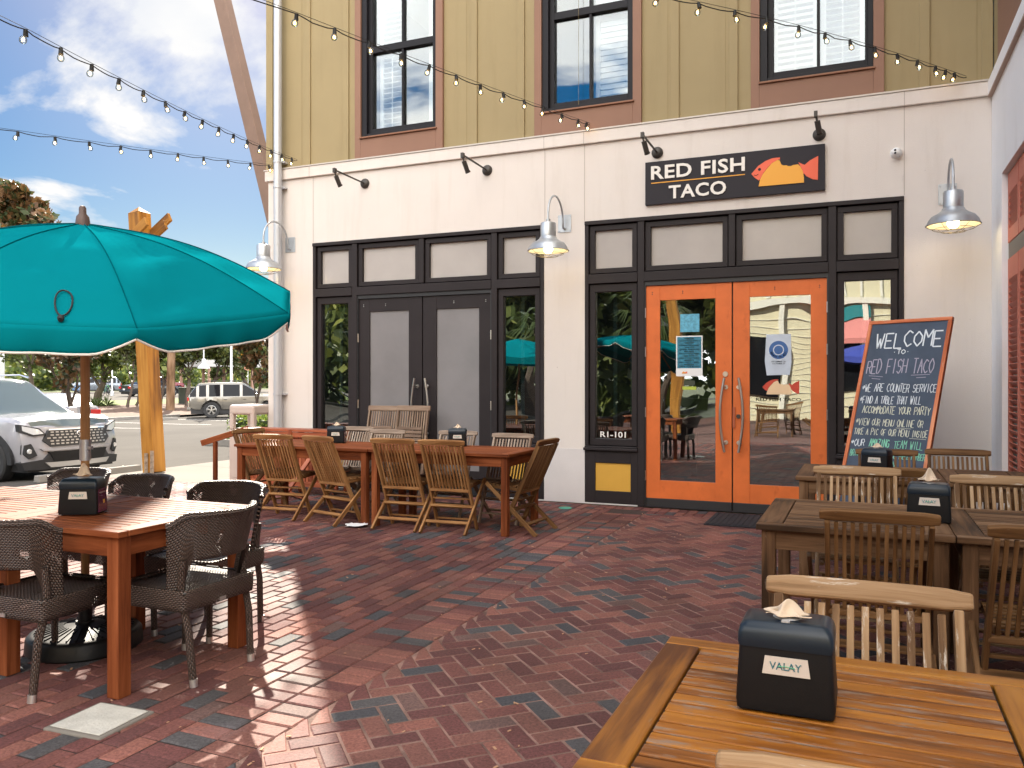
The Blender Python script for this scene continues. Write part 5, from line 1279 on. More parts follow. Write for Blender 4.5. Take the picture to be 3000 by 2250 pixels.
# slatted planter behind the long table
o = thing('slatted_planter', 'red brown slatted wooden screen behind the left end of the long table', 'planter', (-6.50, -.60, 0))
q = MB(); pm = MATS['table_red2'] if 'table_red2' in MATS else wood('table_red2', [(.17,.04,.016), (.34,.085,.035), (.46,.14,.06)], .45, .4)
q.box(-.70, .70, -.13, .13, .77, .80); q.box(-.70, .70, -.12, -.095, .70, .765); q.box(-.70, .70, -.12, -.095, .10, .16); q.build('rail', pm, o, .003)
q = MB()
for i in range(26): xx = -.66+i*.0528; q.box(xx-.021, xx+.021, -.094, -.076, .12, .765)
q.build('slats', pm, o, .002)
for xx in (-.68, .0, .68):
    q = MB(); q.box(xx-.03, xx+.03, -.15, -.121, .0, .80); q.build('post', pm, o, .003)
    q = MB(); q.box(xx-.03, xx+.03, .08, .12, .0, .77); q.build('post', pm, o, .003)
q = MB(); q.bar((.35, -.13, .5), (.15, -.42, .02), .05, .035, up=(0,1,0)); q.bar((.5, -.5, .035), (-.1, -.13, .035), .05, .03); q.build('foot_brace', pm, o, .003)
o = thing('wooden_rail', 'brown wooden rail jutting out to the left beside the bin', 'rail', (-7.35, -.62, 0))
q = MB(); q.bar((-.42, -.25, .60), (.16, -.05, .79), .05, .075); q.build('beam', MATS['table_red'], o, .005)
q = MB(); q.bar((.10, -.05, 0), (.10, -.05, .74), .05, .05); q.bar((-.25,-.19, 0), (-.25,-.19,.62), .045, .045); q.build('leg', MATS['table_red'], o, .003)

# wooden posts
o = thing('timber_post', 'big square amber timber post leaning left behind the teal umbrella', 'post', (-9.95, .42, 0))
q = MB(); q.bar((0,0,0), (-.42,.10,4.0), .235, .235, up=(0,1,0))
q.build('shaft', MATS['post_wood'], o, .012)
dv = Vector((-.42,.10,4.0)).normalized()
q = MB(); tp = Vector((-.42,.10,4.0)); sd_ = dv.cross(Vector((0,1,0))).normalized(); u2 = sd_.cross(dv)
q.add([tp+(sd_*a+u2*b2)*.118 for a, b2 in ((-1,-1),(1,-1),(1,1),(-1,1))]+[tp+dv*.11], [(0,1,4), (1,2,4), (2,3,4), (3,0,4)]); q.build('cap', MATS['post_wood'], o)
q = MB()
for yy, zz_, ln in ((-.14, 3.55, .30), (.02, 3.42, .52), (.2, 3.62, .42)): q.bar((-.38, yy, zz_), (-.38+ln+.12, yy-.05, zz_+.42*ln+.12), .045, .14, up=(0,0,1))
q.build('brace_stub', MATS['post_wood'], o, .004)
q = MB(); q.box(-.128, -.119, -.07, .03, .0, .34); q.box(-.07, .0, -.130, -.120, .0, .30); q.box(.05, .12, -.131, -.121, 0, .34)
for z in (.08, .18, .28): q.lathe([(0,-.142), (.012,-.14), (.013,-.13)], (.085, 0, z), 10, axis='Y'); q.lathe([(0,-.142), (.012,-.14), (.013,-.13)], (-.035, 0, z-.02), 10, axis='Y')
q.build('steel_bracket', mat('rusty_steel', (.36,.27,.20), .5, metal=.6, var=.3, vscale=20), o)
o = thing('utility_pole', 'slim dark brown timber pole standing in the mulch bed beyond the car park', 'pole', (-35.84, 25.87, TZ(-35.84)))
q = MB(); q.tube([(0,0,0), (.1,.05,6.2)], [.24,.19], 10); q.build('shaft', MATS['pole_wood'], o)

# wheel stops
def stop(x, y, rz, label):
    o = thing('wheel_stop', label, 'wheel stop', (x, y, TZ(x)), R(rz), 'concrete wheel stops')
    q = MB(); q.prism([(-.075, 0), (.075, 0), (.055, .11), (-.055, .11)], -.92, .92, lambda u, v, d: (u, d, v)); q.build('block', conc_g, o, .012, fixn=True)
    q = MB()
    for d in (-.6, .6): q.lathe([(0,.118), (.018,.117), (.02,.11)], (0, d, 0), 10)
    q.build('anchor', MATS['rusty_steel'], o)
stop(-11.55, .62, -3, 'grey wheel stop in front of the white car')
stop(-29.6, 19.3, 0, 'dark wheel stop at the kerb behind the amber post')
# hedge and its kerb
k = MB(); k.box(-15.7, -12.0, 7.45, 7.6, TZ(-15)-.02, TZ(-15)+.17); k.box(-12.15, -11.99, 7.6, 14, TZ(-12)-.02, TZ(-15)+.17); k.box(-15.7, -15.55, 7.6, 14, TZ(-15)-.02, TZ(-15)+.17); struct(k.build('kerb', conc_g, bevel=.02))
k = MB(); k.box(-15.55, -12.15, 7.6, 14, TZ(-15)-.02, TZ(-15)+.14); struct(k.build('planting_island', mulch))

# ---------------------------------------------------------------- vegetation
def leaves(name, m, pts, size, parent, aspect=.55, stuff=False, tilt=1.0):
    """pts Nx3 leaf centres; each leaf one folded quad pair"""
    n = len(pts); pts = np.asarray(pts)
    d = rng.normal(size=(n, 3)); d[:, 2] *= tilt; d /= np.linalg.norm(d, axis=1)[:, None]
    e = rng.normal(size=(n, 3)); e -= (e*d).sum(1)[:, None]*d; e /= np.linalg.norm(e, axis=1)[:, None]
    s = size*rng.uniform(.6, 1.35, (n, 1))
    V = np.stack([pts-d*s, pts+e*s*aspect, pts+d*s, pts-e*s*aspect], 1).reshape(-1, 3)
    me = bpy.data.meshes.new(name); me.vertices.add(4*n); me.vertices.foreach_set('co', V.ravel().astype(np.float32))
    me.loops.add(4*n); me.loops.foreach_set('vertex_index', np.arange(4*n, dtype=np.int32))
    me.polygons.add(n); me.polygons.foreach_set('loop_start', np.arange(0, 4*n, 4, dtype=np.int32)); me.polygons.foreach_set('loop_total', np.full(n, 4, dtype=np.int32))
    me.update(calc_edges=True)
    a = me.attributes.new('rnd', 'FLOAT', 'FACE'); a.data.foreach_set('value', np.clip(rng.beta(1.6, 2.2, n), 0, 1).astype(np.float32))
    me.materials.append(m); o = bpy.data.objects.new(name, me); COL.objects.link(o)
    if parent: o.parent = parent
    return o
def clump(c, r, n, flat=.75):
    p = rng.normal(size=(n, 3)); p /= np.linalg.norm(p, axis=1)[:, None]; p *= (rng.uniform(0.15, 1, (n, 1))**.45)*r; p[:, 2] *= flat
    return p+np.array(c)
def tree(label, x, y, H, spread, nl, m=leaf_oak, lsize=.11, trunk_r=.17, lean=(0,0), name='oak_tree', group='scrub oaks in the mulch bed', crown0=.38, seed=0, z=None, nb=4):
    rs = random.Random(seed); z0 = TZ(x) if z is None else z
    o = thing(name, label, 'tree', (x, y, z0), 0, group)
    q = MB(); tips = []
    def branch(p, d, L, r, lvl):
        pts = [p]; rr = [r]; cur = Vector(p); dd = Vector(d).normalized(); n = 5
        for i in range(n):
            dd = (dd+Vector((rs.uniform(-.28,.28), rs.uniform(-.28,.28), rs.uniform(-.05,.2)))).normalized(); cur = cur+dd*(L/n); pts.append(tuple(cur)); rr.append(r*(1-.5*(i+1)/n))
        q.tube(pts, rr, 7 if lvl < 2 else 5, cap=False)
        if lvl >= 3: tips.append(cur); return
        for i in range(3 if lvl else nb):
            a = rs.uniform(0, 6.28); sp_ = rs.uniform(.5, 1.0)
            nd = (dd+Vector((math.cos(a)*sp_, math.sin(a)*sp_, rs.uniform(.0,.45)))).normalized()
            st = pts[rs.choice((3, 4, 5))]; branch(st, nd, L*rs.uniform(.55,.8), rr[-1]*.85, lvl+1)
        tips.append(cur)
    branch((0,0,0), (lean[0], lean[1], 1), H*crown0, trunk_r, 0)
    fz = H*.86/max(t[2] for t in tips); fs = min(1.5, max(.45, spread*.8/max(math.hypot(t[0], t[1]) for t in tips)))
    q.v = [(a*fs, b2*fs, c*fz) for a, b2, c in q.v]; T = np.array([(t[0]*fs, t[1]*fs, t[2]*fz) for t in tips]); q.build('trunk', bark, o)
    pts = []
    for t in T:
        r = rs.uniform(.28, .5)*spread*.42; pts.append(clump(t, r, max(20, int(nl/len(T))), .7))
    P_ = np.concatenate(pts); leaves('crown', m, P_, lsize, o)
    return o
OK = [
 ('twisted oak with two trunks in front of the white pendant lamp', -38.8, 30.1, 6.0, 3.4, (.15,.0), 1), ('forked oak just right of the two trunked oak, by the silver off-roader', -39.3, 31.9, 6.2, 3.4, (-.1,.25), 2),
 ('slim oak beside the brown utility pole', -40.5, 29.6, 5.8, 2.9, (.1,.1), 3), ('oak whose trunk leans right over the bicycles', -45.9, 29.2, 5.6, 3.2, (.55,.55), 4),
 ('thin young oak left of the amber post', -40.3, 26.9, 5.2, 2.3, (.0,.05), 5), ('thin young oak behind the amber post', -41.5, 28.6, 5.0, 2.3, (.1,.15), 6),
 ('spreading oak behind the roof of the silver off-roader', -40.0, 37.0, 6.6, 4.0, (.2,.3), 7), ('spreading oak nearest the building corner, beyond the off-roader', -38.0, 40.5, 6.4, 4.0, (-.2,.3), 8),
 ('large oak with a leaning trunk above the white car', -52.5, 32.0, 7.4, 4.6, (.45,.3), 9), ('oak at the far left above the roof of the white car', -48.0, 21.0, 7.0, 4.4, (.1,.2), 10),
 ('oak left of the umbrella pole, behind the white sports car', -47.5, 26.0, 6.6, 4.0, (-.1,.2), 11)]
for i, (lb, x, y, H, sp_, ln, sd) in enumerate(OK):
    tree(lb, x, y, H, sp_, 5200 if sp_ > 3 else 2600, leaf_oak, .13, .20 if sp_ > 3 else .09, ln, seed=sd)
tree('tall magnolia with coppery leaves at the left edge against the sky', -19.6, 4.4, 7.5, 3.1, 15000, leaf_mag, .105, .16, (.1,.1), 'magnolia_tree', 'magnolias with coppery leaves', seed=21, crown0=.30)
tree('magnolia with coppery leaves hanging beside the building corner', -14.7, 8.1, 4.9, 1.25, 5200, leaf_mag, .10, .10, (.0,.1), 'magnolia_tree', 'magnolias with coppery leaves', seed=22, crown0=.5)
tree('magnolia just left of the umbrella pole, above the windscreen of the white car', -22.0, 8.4, 4.4, 2.1, 5200, leaf_mag, .11, .12, (-.2,.1), 'magnolia_tree', 'magnolias with coppery leaves', seed=23, crown0=.42)
# far wood
pts = []
for i in range(430):
    yy = rng.uniform(-50, 180); xx = -97-rng.uniform(0, 28); hh = rng.uniform(2.5, 10.5); pts.append(clump((xx, yy, .3+hh*.55), rng.uniform(2.2, 4), 170, 1.2))
far = leaves('far_wood', leaf_far, np.concatenate(pts), .55, None, .8); tag(far, 'mass of green woodland beyond the road', 'woodland', kind='stuff')
pts = []
for i in range(120):
    yy = rng.uniform(5, 130); xx = -78-rng.uniform(0, 10); pts.append(clump((xx, yy, .3+rng.uniform(.3,1.8)), rng.uniform(.9, 2.0), 110, .9))
fb = leaves('roadside_scrub', leaf_far, np.concatenate(pts), .28, None, .8); tag(fb, 'low green scrub along the far side of the road', 'scrub', kind='stuff')
hg = thing('hedge', 'low clipped green hedge behind the beige bin', 'hedge', (-13.85, 9.2, TZ(-14)), 0)
hp = rng.uniform((-1.55, -1.35, .1), (1.55, 4.6, .78), (26000, 3)); hp = hp[(hp[:, 0] < -1.3+rng.uniform(-.2,.3,len(hp))) | (hp[:, 1] < -1.05) | (hp[:, 2] > .6) | (hp[:, 0] > 1.3)]; hp[:, 2] += .08*np.sin(hp[:, 0]*5)*np.cos(hp[:, 1]*4)
leaves('foliage', leaf_hedge, hp, .045, hg, .6)
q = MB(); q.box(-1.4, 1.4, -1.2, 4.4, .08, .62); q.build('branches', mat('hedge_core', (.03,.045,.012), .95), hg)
# palmettos
for i, (x, y) in enumerate([(-42.0, 26.3), (-42.3, 27.2), (-43.0, 26.9)]):
    o = thing('palmetto', ['fan leaved palmetto on the grass left of the leaning oak', 'fan leaved palmetto beneath the leaning oak', 'smaller palmetto behind the two palmettos on the grass'][i], 'plant', (x, y, TZ(x)), 0, 'palmettos by the lawn')
    pp = MB()
    for k in range(46):
        a = random.uniform(0, 6.28); e_ = random.uniform(.2, 1.3); L = random.uniform(.5, .95); d = Vector((math.cos(a)*math.cos(e_), math.sin(a)*math.cos(e_), math.sin(e_))); sdv = d.cross(Vector((0,0,1))).normalized()*.035
        pp.add([Vector((0,0,.1))+sdv*.4, d*L*.6+sdv, d*L+Vector((0,0,-.12)), d*L*.6-sdv], [(0,1,2,3)])
    ob = pp.build('fronds', leaf_palm, o)

# ---------------------------------------------------------------- cars
def car(name, label, cat, x, y, rz, L=4.6, W=1.85, H=1.69, paint=(.5,.5,.5), kind='suv', sill=.30, cladding=False, wb=None, wr=.35, group=None, rough=.22, metal=.25, z=None):
    o = thing(name, label, cat, (x, y, TZ(x) if z is None else z), rz, group)
    pm = mat('paint_%d_%d_%d_%d' % (paint[0]*100, paint[1]*100, paint[2]*100, metal*100), paint, rough, metal=metal, coat=.8)
    hl, hw = L/2, W/2; wb = wb or L*.585; fx, rx = wb/2+.02*L, -wb/2+.02*L
    # profile: belt height, roof height
    if kind == 'suv': bel = [(-hl,.88*0+.60*H), (-hl+.1,.60*H), (hl*.38,.62*H), (hl*.80,.61*H), (hl-.12,.57*H), (hl,.50*H)]; rf = [(-hl,.64*H), (-hl+.02,.66*H), (-hl*.80,.965*H), (-hl*.5,H), (hl*.05,H), (hl*.13,.975*H), (hl*.50,.635*H)]
    elif kind == 'sedan': bel = [(-hl,.60*H), (-hl*.75,.66*H), (hl*.38,.64*H), (hl*.8,.58*H), (hl,.48*H)]; rf = [(-hl,.60*H), (-hl*.66,.69*H), (-hl*.30,.96*H), (-hl*.05,H), (hl*.10,.98*H), (hl*.46,.66*H)]
    elif kind == 'pickup': bel = [(-hl,.56*H), (hl*.4,.60*H), (hl*.9,.58*H), (hl,.48*H)]; rf = [(-hl,.56*H), (-hl*.16,.56*H+.01), (-hl*.12,.94*H), (0,H), (hl*.22,.985*H), (hl*.44,.62*H)]
    else: bel = [(-hl,.66*H), (-hl*.7,.69*H), (hl*.3,.66*H), (hl*.8,.60*H), (hl,.50*H)]; rf = [(-hl,.67*H), (-hl*.55,.72*H), (-hl*.12,.97*H), (hl*.05,H), (hl*.30,.70*H)]
    def lerp(tab, v):
        if v <= tab[0][0]: return tab[0][1]
        for (a, b2), (c, d) in zip(tab, tab[1:]):
            if v <= c: return b2+(d-b2)*(v-a)/(c-a)
        return tab[-1][1]
    NS = 72; secs = []
    for i in range(NS+1):
        xx = -hl+L*i/NS
        e = abs(xx)/hl; taper = 1-.08*max(0, (e-.72)/.28)**2-(.03*max(0, (e-.93)/.07)**2)
        b_ = lerp(bel, xx); r_ = lerp(rf, xx) if xx < rf[-1][0] else b_+.045; r_ = max(r_, b_+.045)
        lo = sill*(1+.25*max(0, (e-.85)/.15))
        arch = 0; R_ = wr*1.24
        for wx in (fx, rx):
            if abs(xx-wx) < R_: arch = max(arch, math.sqrt(R_**2-(xx-wx)**2)+wr*1.0)
        z0 = max(lo, arch); cab = min(1, max(0, (r_-b_-.045)/.35))
        w_ = hw*taper
        P_ = [(w_*.93, z0), (w_*.985, max(z0+.01, .42*b_+.2)), (w_, max(z0+.02, b_*.78)), (w_*.965, max(z0+.03, b_-.03)), (w_*.93, b_+.0),
              (w_*(.90-.14*cab), b_+(r_-b_)*.86), (w_*(.84-.20*cab), r_-.008), (w_*.40, r_+.012*(1-cab)+.012), (0, r_+.022)]
        for k_ in range(1, 9): 
            if P_[k_][1] < P_[k_-1][1] and k_ < 5: P_[k_] = (P_[k_][0], P_[k_-1][1]+.005)
        secs.append((xx, P_))
    body, wind, rearw = MB(), MB(), MB(); sides = {}; NP = 9
    pill = {'suv': [.50, .06, -.32, -.62, -.80], 'sedan': [.46, .02, -.36, -.52], 'pickup': [.44, .12, -.10], 'coupe': [.30, -.08, -.30]}[kind]
    for s_ in (1, -1):
        nose = lambda xx, y_: xx-(.22*(abs(y_)/hw)**2.6+(.05 if cladding else 0))*max(0, (xx/hl-.75)/.25)**2 if xx > 0 else xx+.10*(abs(y_)/hw)**2.6*max(0, (-xx/hl-.8)/.2)**2
        V = [(nose(xx, p[0]), s_*p[0], p[1]) for xx, P_ in secs for p in P_]
        for i in range(NS):
            xm = (secs[i][0]+secs[i+1][0])/2/hl
            for j_ in range(NP-1):
                f = (i*NP+j_, (i+1)*NP+j_, (i+1)*NP+j_+1, i*NP+j_+1)
                if s_ < 0: f = f[::-1]
                gh = min(secs[i][1][6][1]-secs[i][1][4][1], secs[i+1][1][6][1]-secs[i+1][1][4][1])
                slope = abs(secs[i+1][1][8][1]-secs[i][1][8][1])/(L/NS)
                tgt = body
                if j_ == 4 and gh > .14 and all(abs(xm-p) > .028 for p in pill) and not (kind == 'pickup' and xm < -.14): tgt = sides.setdefault((s_, sum(p > xm for p in pill)), MB())
                if j_ in (6, 7) and slope > .34 and gh > .03 and (xm > 0 or kind != 'pickup' or xm > -.2): tgt = wind
                if tgt is wind and xm < 0: tgt = rearw
                tgt.add([V[a] for a in f], [(0,1,2,3)], smooth=True)
        for idx, flip in ((0, 1), (NS, -1)):
            P_ = secs[idx][1]; xx = secs[idx][0]; VV = [(nose(xx, p[0]), s_*p[0], p[1]) for p in P_]+[(nose(xx, 0), 0, P_[0][1])]
            f = tuple(range(len(VV))); body.add(VV, [f if flip*s_ > 0 else f[::-1]])
    def weld(mb, nm, m):
        ob = mb.build(nm, m, o); bm = bmesh.new(); bm.from_mesh(ob.data); bmesh.ops.remove_doubles(bm, verts=bm.verts, dist=1e-4); bmesh.ops.recalc_face_normals(bm, faces=bm.faces); bm.to_mesh(ob.data); bm.free(); ob.data.set_sharp_from_angle(angle=R(32)); return ob
    weld(body, 'body', pm)
    for mb_ in sides.values(): weld(mb_, 'side_window', MATS['tinted']); weld(wind, 'windscreen', glass_c)
    if rearw.v: weld(rearw, 'rear_window', MATS['tinted'])
    un = MB(); un.box(-hl+.15, hl-.15, -hw*.86, hw*.86, .2, sill+.12); un.box(rx-.5, rx+.5, -hw*.8, hw*.8, .25, .8); un.box(fx-.5, fx+.5, -hw*.8, hw*.8, .25, .8); un.box(-hl*.7, hl*.35, -hw*.75, hw*.75, .45, lerp(bel, 0)-.05); un.build('underbody', dark_m, o)
    for wx in (fx, rx):
        for s_ in (-1, 1):
            t_ = MB(); yy = s_*(hw-.115); prof = [(wr*.62,-.10), (wr*.93,-.115), (wr,-.09), (wr,.09), (wr*.93,.115), (wr*.62,.10)]
            t_.lathe(prof, (wx, yy, wr), 32, axis='Y'); wo_ = thing('wheel', None, None); del_keys(wo_); wo_.parent = o
            to = t_.build('tyre', tyre_m, wo_, fixn=True)
            r_ = MB(); r_.lathe([(wr*.63,.09*s_), (wr*.58,.10*s_), (wr*.54,.05*s_), (wr*.5,.0)], (wx, yy, wr), 28, axis='Y')
            for k_ in range(5):
                a = k_*2*math.pi/5+.3
                for da in (-.16, .16): r_.bar((wx+.03*math.cos(a), yy+s_*.085, wr+.03*math.sin(a)), (wx+wr*.58*math.cos(a+da), yy+s_*.075, wr+wr*.58*math.sin(a+da)), .03, .03, up=(0,1,0))
            r_.lathe([(0,.10*s_), (.05,.095*s_), (.055,.06*s_)], (wx, yy, wr), 14, axis='Y'); r_.build('rim', rim_m, wo_)
            h_ = MB(); h_.lathe([(0,.02*s_), (wr*.6,.02*s_)], (wx, yy, wr), 20, axis='Y'); h_.build('hub_back', dark_m, wo_)
            if cladding:
                c_ = MB(); R0, R1 = wr*1.18, wr*1.46; n_ = 20
                V = []
                for i in range(n_+1):
                    a = math.pi*i/n_
                    for rr, yo in ((R0, -.02), (R0, .022), (R1, .022), (R1, -.03)): V.append((wx+rr*math.cos(a), s_*(hw*.985+yo), wr*.9+rr*math.sin(a)))
                c_.add(V, [(i*4+k_, (i+1)*4+k_, (i+1)*4+(k_+1) % 4, i*4+(k_+1) % 4) for i in range(n_) for k_ in range(4)]); c_.build('arch_cladding', dark_m, o, fixn=True)
    for s_ in (-1, 1):
        mr = MB(); mr.obox((hl*.36, s_*(hw+.10), lerp(bel, hl*.36)+.06), (1,0,0), (0,1,0), (0,0,1), .07, .10, .075); mr.build('wing_mirror', pm, o, .03, seg=3)
    if kind != 'front_custom' and not cladding:
        for s_ in (-1, 1):
            q = MB(); q.obox((-hl+.02, s_*hw*.78, lerp(bel, -hl)-.11), (1,0,0), (0,1,0), (0,0,1), .03, hw*.16, .085 if kind != 'pickup' else .16); q.build('tail_light', red_l, o, .01)
            q = MB(); q.obox((hl-.05, s_*hw*.66, lerp(bel, hl)-.10), (1,0,0), (0,1,0), (0,0,1), .04, hw*.18, .06); q.build('headlight', lens_m, o, .01)
        q = MB(); q.box(-hl-.03, -hl+.14, -hw*.86, hw*.86, .36, .52); q.build('bumper', pm if kind != 'pickup' else chrome, o, .03)
        q = MB(); q.box(-hl-.034, -hl-.031, -.16, .16, .55, .68); q.build('number_plate', plate_m, o)
        q = MB()
        for xx in pill[1:-1]: q.box(xx*hl+.02, xx*hl+.028, hw*.985, hw*1.004, .42, lerp(bel, xx*hl)-.05); q.box(xx*hl+.02, xx*hl+.028, -hw*1.004, -hw*.985, .42, lerp(bel, xx*hl)-.05)
        q.build('door_seam', dark_m, o)
        q = MB()
        for xx in pill[1:-1]:
            for s_ in (-1, 1): q.box(xx*hl+.08, xx*hl+.22, s_*(hw*1.0)-.012, s_*(hw*1.0)+.012, lerp(bel, xx*hl)-.17, lerp(bel, xx*hl)-.14)
        q.build('door_handle', dark_m, o, .004)
    return o, (hl, hw, lerp, bel, pm)
def del_keys(ob):
    for k_ in list(ob.keys()): del ob[k_]
# white SUV facing the patio
suv, (hl, hw, lerp_, bel, pm) = car('parked_car', 'white compact off-roader facing the patio at the left edge', 'car', -14.35, .80, 0, 4.6, 1.86, 1.69, (.34,.34,.37), 'suv', .33, True, 2.69, .36, metal=.1, group='cars parked nearby')
def front(u, d): return hl-.015-.20*(abs(u)/hw)**3+d
FR = lambda u, v, d: (hl+.0-.22*(abs(u)/hw)**2.6+d-(.05*max(0, v-.62)/.3), u, v)
def fstrip(q, pts, d0, d1, n=14):
    us = sorted(set([p[0] for p in pts]+[min(p[0] for p in pts)+(max(p[0] for p in pts)-min(p[0] for p in pts))*i/n for i in range(n+1)]))
    def rng_(u):
        vs_ = []
        for (a, b2), (c, d) in zip(pts, pts[1:]+pts[:1]):
            if min(a, c)-1e-9 <= u <= max(a, c)+1e-9:
                if abs(a-c) < 1e-9: vs_ += [b2, d]
                else: vs_.append(b2+(d-b2)*(u-a)/(c-a))
        return min(vs_), max(vs_)
    V, F = [], []
    for u in us:
        lo, hi = rng_(u)
        V += [FR(u, lo, d0), FR(u, lo, d1), FR(u, hi, d1), FR(u, hi, d0)]
    for i in range(len(us)-1):
        for k_ in range(4): F.append((i*4+k_, (i+1)*4+k_, (i+1)*4+(k_+1) % 4, i*4+(k_+1) % 4))
    F.append((0,1,2,3)); m_ = (len(us)-1)*4; F.append((m_+3, m_+2, m_+1, m_)); q.add(V, F)
def fpanel(name, pts, m, d0=-.06, d1=.012, sub=1):
    q = MB(); fstrip(q, pts, d0, d1); return q.build(name, m, suv, 0, fixn=True)
mir = lambda pts: [(-a, b2) for a, b2 in pts][::-1]
q = MB()
for i in range(24):     # rounded nose skin between bonnet lip and chin
    u0, u1 = -hw*.95+hw*1.9*i/24, -hw*.95+hw*1.9*(i+1)/24
    q.add([FR(u0,.34,.0), FR(u1,.34,.0), FR(u1,.66,.03), FR(u0,.66,.03), FR(u1,.92,-.01), FR(u0,.92,-.01), FR(u1,1.0,-.12), FR(u0,1.0,-.12)], [(0,1,2,3), (3,2,4,5), (5,4,6,7)], smooth=True)
q.build('front_bumper', pm, suv)
fpanel('grille', [(-.50,.60), (.50,.60), (.62,.70), (.52,.86), (-.52,.86), (-.62,.70)], dark_m, -.05, .058)
q = MB()
for r_ in range(5):
    v = .635+r_*.047; wv = .50+.10*(1-abs(v-.72)/.15)-.02; n_ = 13
    for i in range(n_):
        u0 = -wv+2*wv*(i+.12+.5*(r_ % 2)*.6)/n_; u1 = u0+2*wv*.62/n_
        if u1 < wv: q.add([FR(u0,v,.064), FR(u1,v,.064), FR(u1,v+.022,.064), FR(u0,v+.022,.064)], [(0,1,2,3)])
q.build('grille_mesh', mat('grille_silver', (.34,.33,.32), .3, metal=.7), suv)
q = MB()
fstrip(q, [(-.52,.865), (.52,.865), (.52,.885), (-.52,.885)], -.0, .06)
q.build('grille_trim', chrome, suv, fixn=True)
q = MB()     # emblem: three interlocking ellipses
for (cu, cv, ru, rv) in ((0,.80,.062,.042), (0,.80,.022,.040), (0,.815,.040,.018)):
    q.tube([FR(cu+ru*math.cos(a), cv+rv*math.sin(a), .075) for a in [2*math.pi*i/24 for i in range(25)]], .005, 6)
q.build('emblem', chrome, suv)
for s_ in (1, -1):
    A = lambda pts: pts if s_ > 0 else mir(pts)
    fpanel('headlight_housing', A([(.56,.80), (.64,.90), (.90,.97), (.90,.86), (.74,.78)]), dark_m, -.05, .045)
    fpanel('headlight', A([(.60,.815), (.66,.885), (.87,.945), (.87,.87), (.74,.80)]), lens_m, -.05, .055)
    fpanel('fog_recess', A([(.70,.47), (.78,.66), (.86,.64), (.87,.50), (.80,.42)]), dark_m, -.05, .05)
    q = MB(); q.lathe([(0,.0), (.035,0), (.042,-.02)], (0,0,0), 16, axis='X'); q.M = Matrix.Identity(4); fo = q.build('fog_lamp', lens_m, suv); fo.location = FR(s_*.80, .54, .06)
fpanel('lower_bumper', [(-.86,.24), (.86,.24), (.90,.36), (.60,.40), (.52,.50), (-.52,.50), (-.60,.40), (-.90,.36)], dark_m, -.1, .05)
fpanel('intake', [(-.46,.36), (.46,.36), (.54,.52), (-.54,.52)], black_p, -.05, .065)
fpanel('skid_plate', [(-.52,.27), (.52,.27), (.60,.35), (-.60,.35)], mat('silver_skid', (.48,.48,.48), .35, metal=.6), -.08, .075)
fpanel('intake_trim', [(-.62,.54), (.62,.54), (.66,.575), (-.66,.575)], pm, -.05, .07)
q = MB()
for s_ in (-1, 1): q.tube([(-1.5, s_*.62, 1.72), (-1.3, s_*.63, 1.76), (.0, s_*.63, 1.77), (.25, s_*.62, 1.72)], .018, 8)
q.build('roof_rail', chrome, suv)
# silver off-roader
o2, inf = car('parked_car', 'silver gold off-roader parked side-on by the mulch bed', 'car', -28.7, 23.3, math.atan2(1.75, 1.90), 4.65, 1.73, 1.72, (.23,.215,.19), 'suv', .42, False, 2.67, .38, metal=.5, group='cars parked nearby')
q = MB()
for s_ in (-1, 1): q.tube([(-1.6, s_*.5, 1.76), (-1.5, s_*.5, 1.80), (.2, s_*.5, 1.80), (.35, s_*.5, 1.76)], .02, 6)
for xx in (-1.1, -.1): q.tube([(xx, -.5, 1.80), (xx, .5, 1.80)], .018, 6)
q.build('roof_rack', dark_m, o2)
car('parked_car', 'white sports coupe half hidden behind the white off-roader, red lamps at its tail', 'car', -25.6, 11.0, R(150), 4.7, 1.85, 1.36, (.34,.34,.37), 'coupe', .28, False, 2.72, .34, metal=.05, group='cars parked nearby')
a_ = math.atan2(3.5, -.54)
car('parked_car', 'black saloon standing on the far road behind the amber post', 'car', -57.0, 44.3, R(78), 4.9, 1.85, 1.46, (.02,.022,.028), 'sedan', .28, False, 2.85, .35, metal=.2, group='cars on the far road')
car('parked_car', 'dark grey pickup truck on the far road at left', 'car', -88.0, 60.0, R(208), 5.9, 2.05, 1.98, (.05,.06,.08), 'pickup', .5, False, 3.75, .43, metal=.3, group='cars on the far road')
car('parked_car', 'pale silver hatchback behind the bicycles on the far road', 'car', -70.0, 49.5, R(235), 4.5, 1.8, 1.62, (.20,.23,.27), 'suv', .33, False, 2.6, .34, metal=.4, group='cars on the far road')
car('parked_car', 'dark red car peeping out right of the amber post on the far road', 'car', -66.0, 54.0, R(78), 4.5, 1.8, 1.62, (.16,.01,.02), 'suv', .33, False, 2.6, .34, metal=.3, group='cars on the far road')

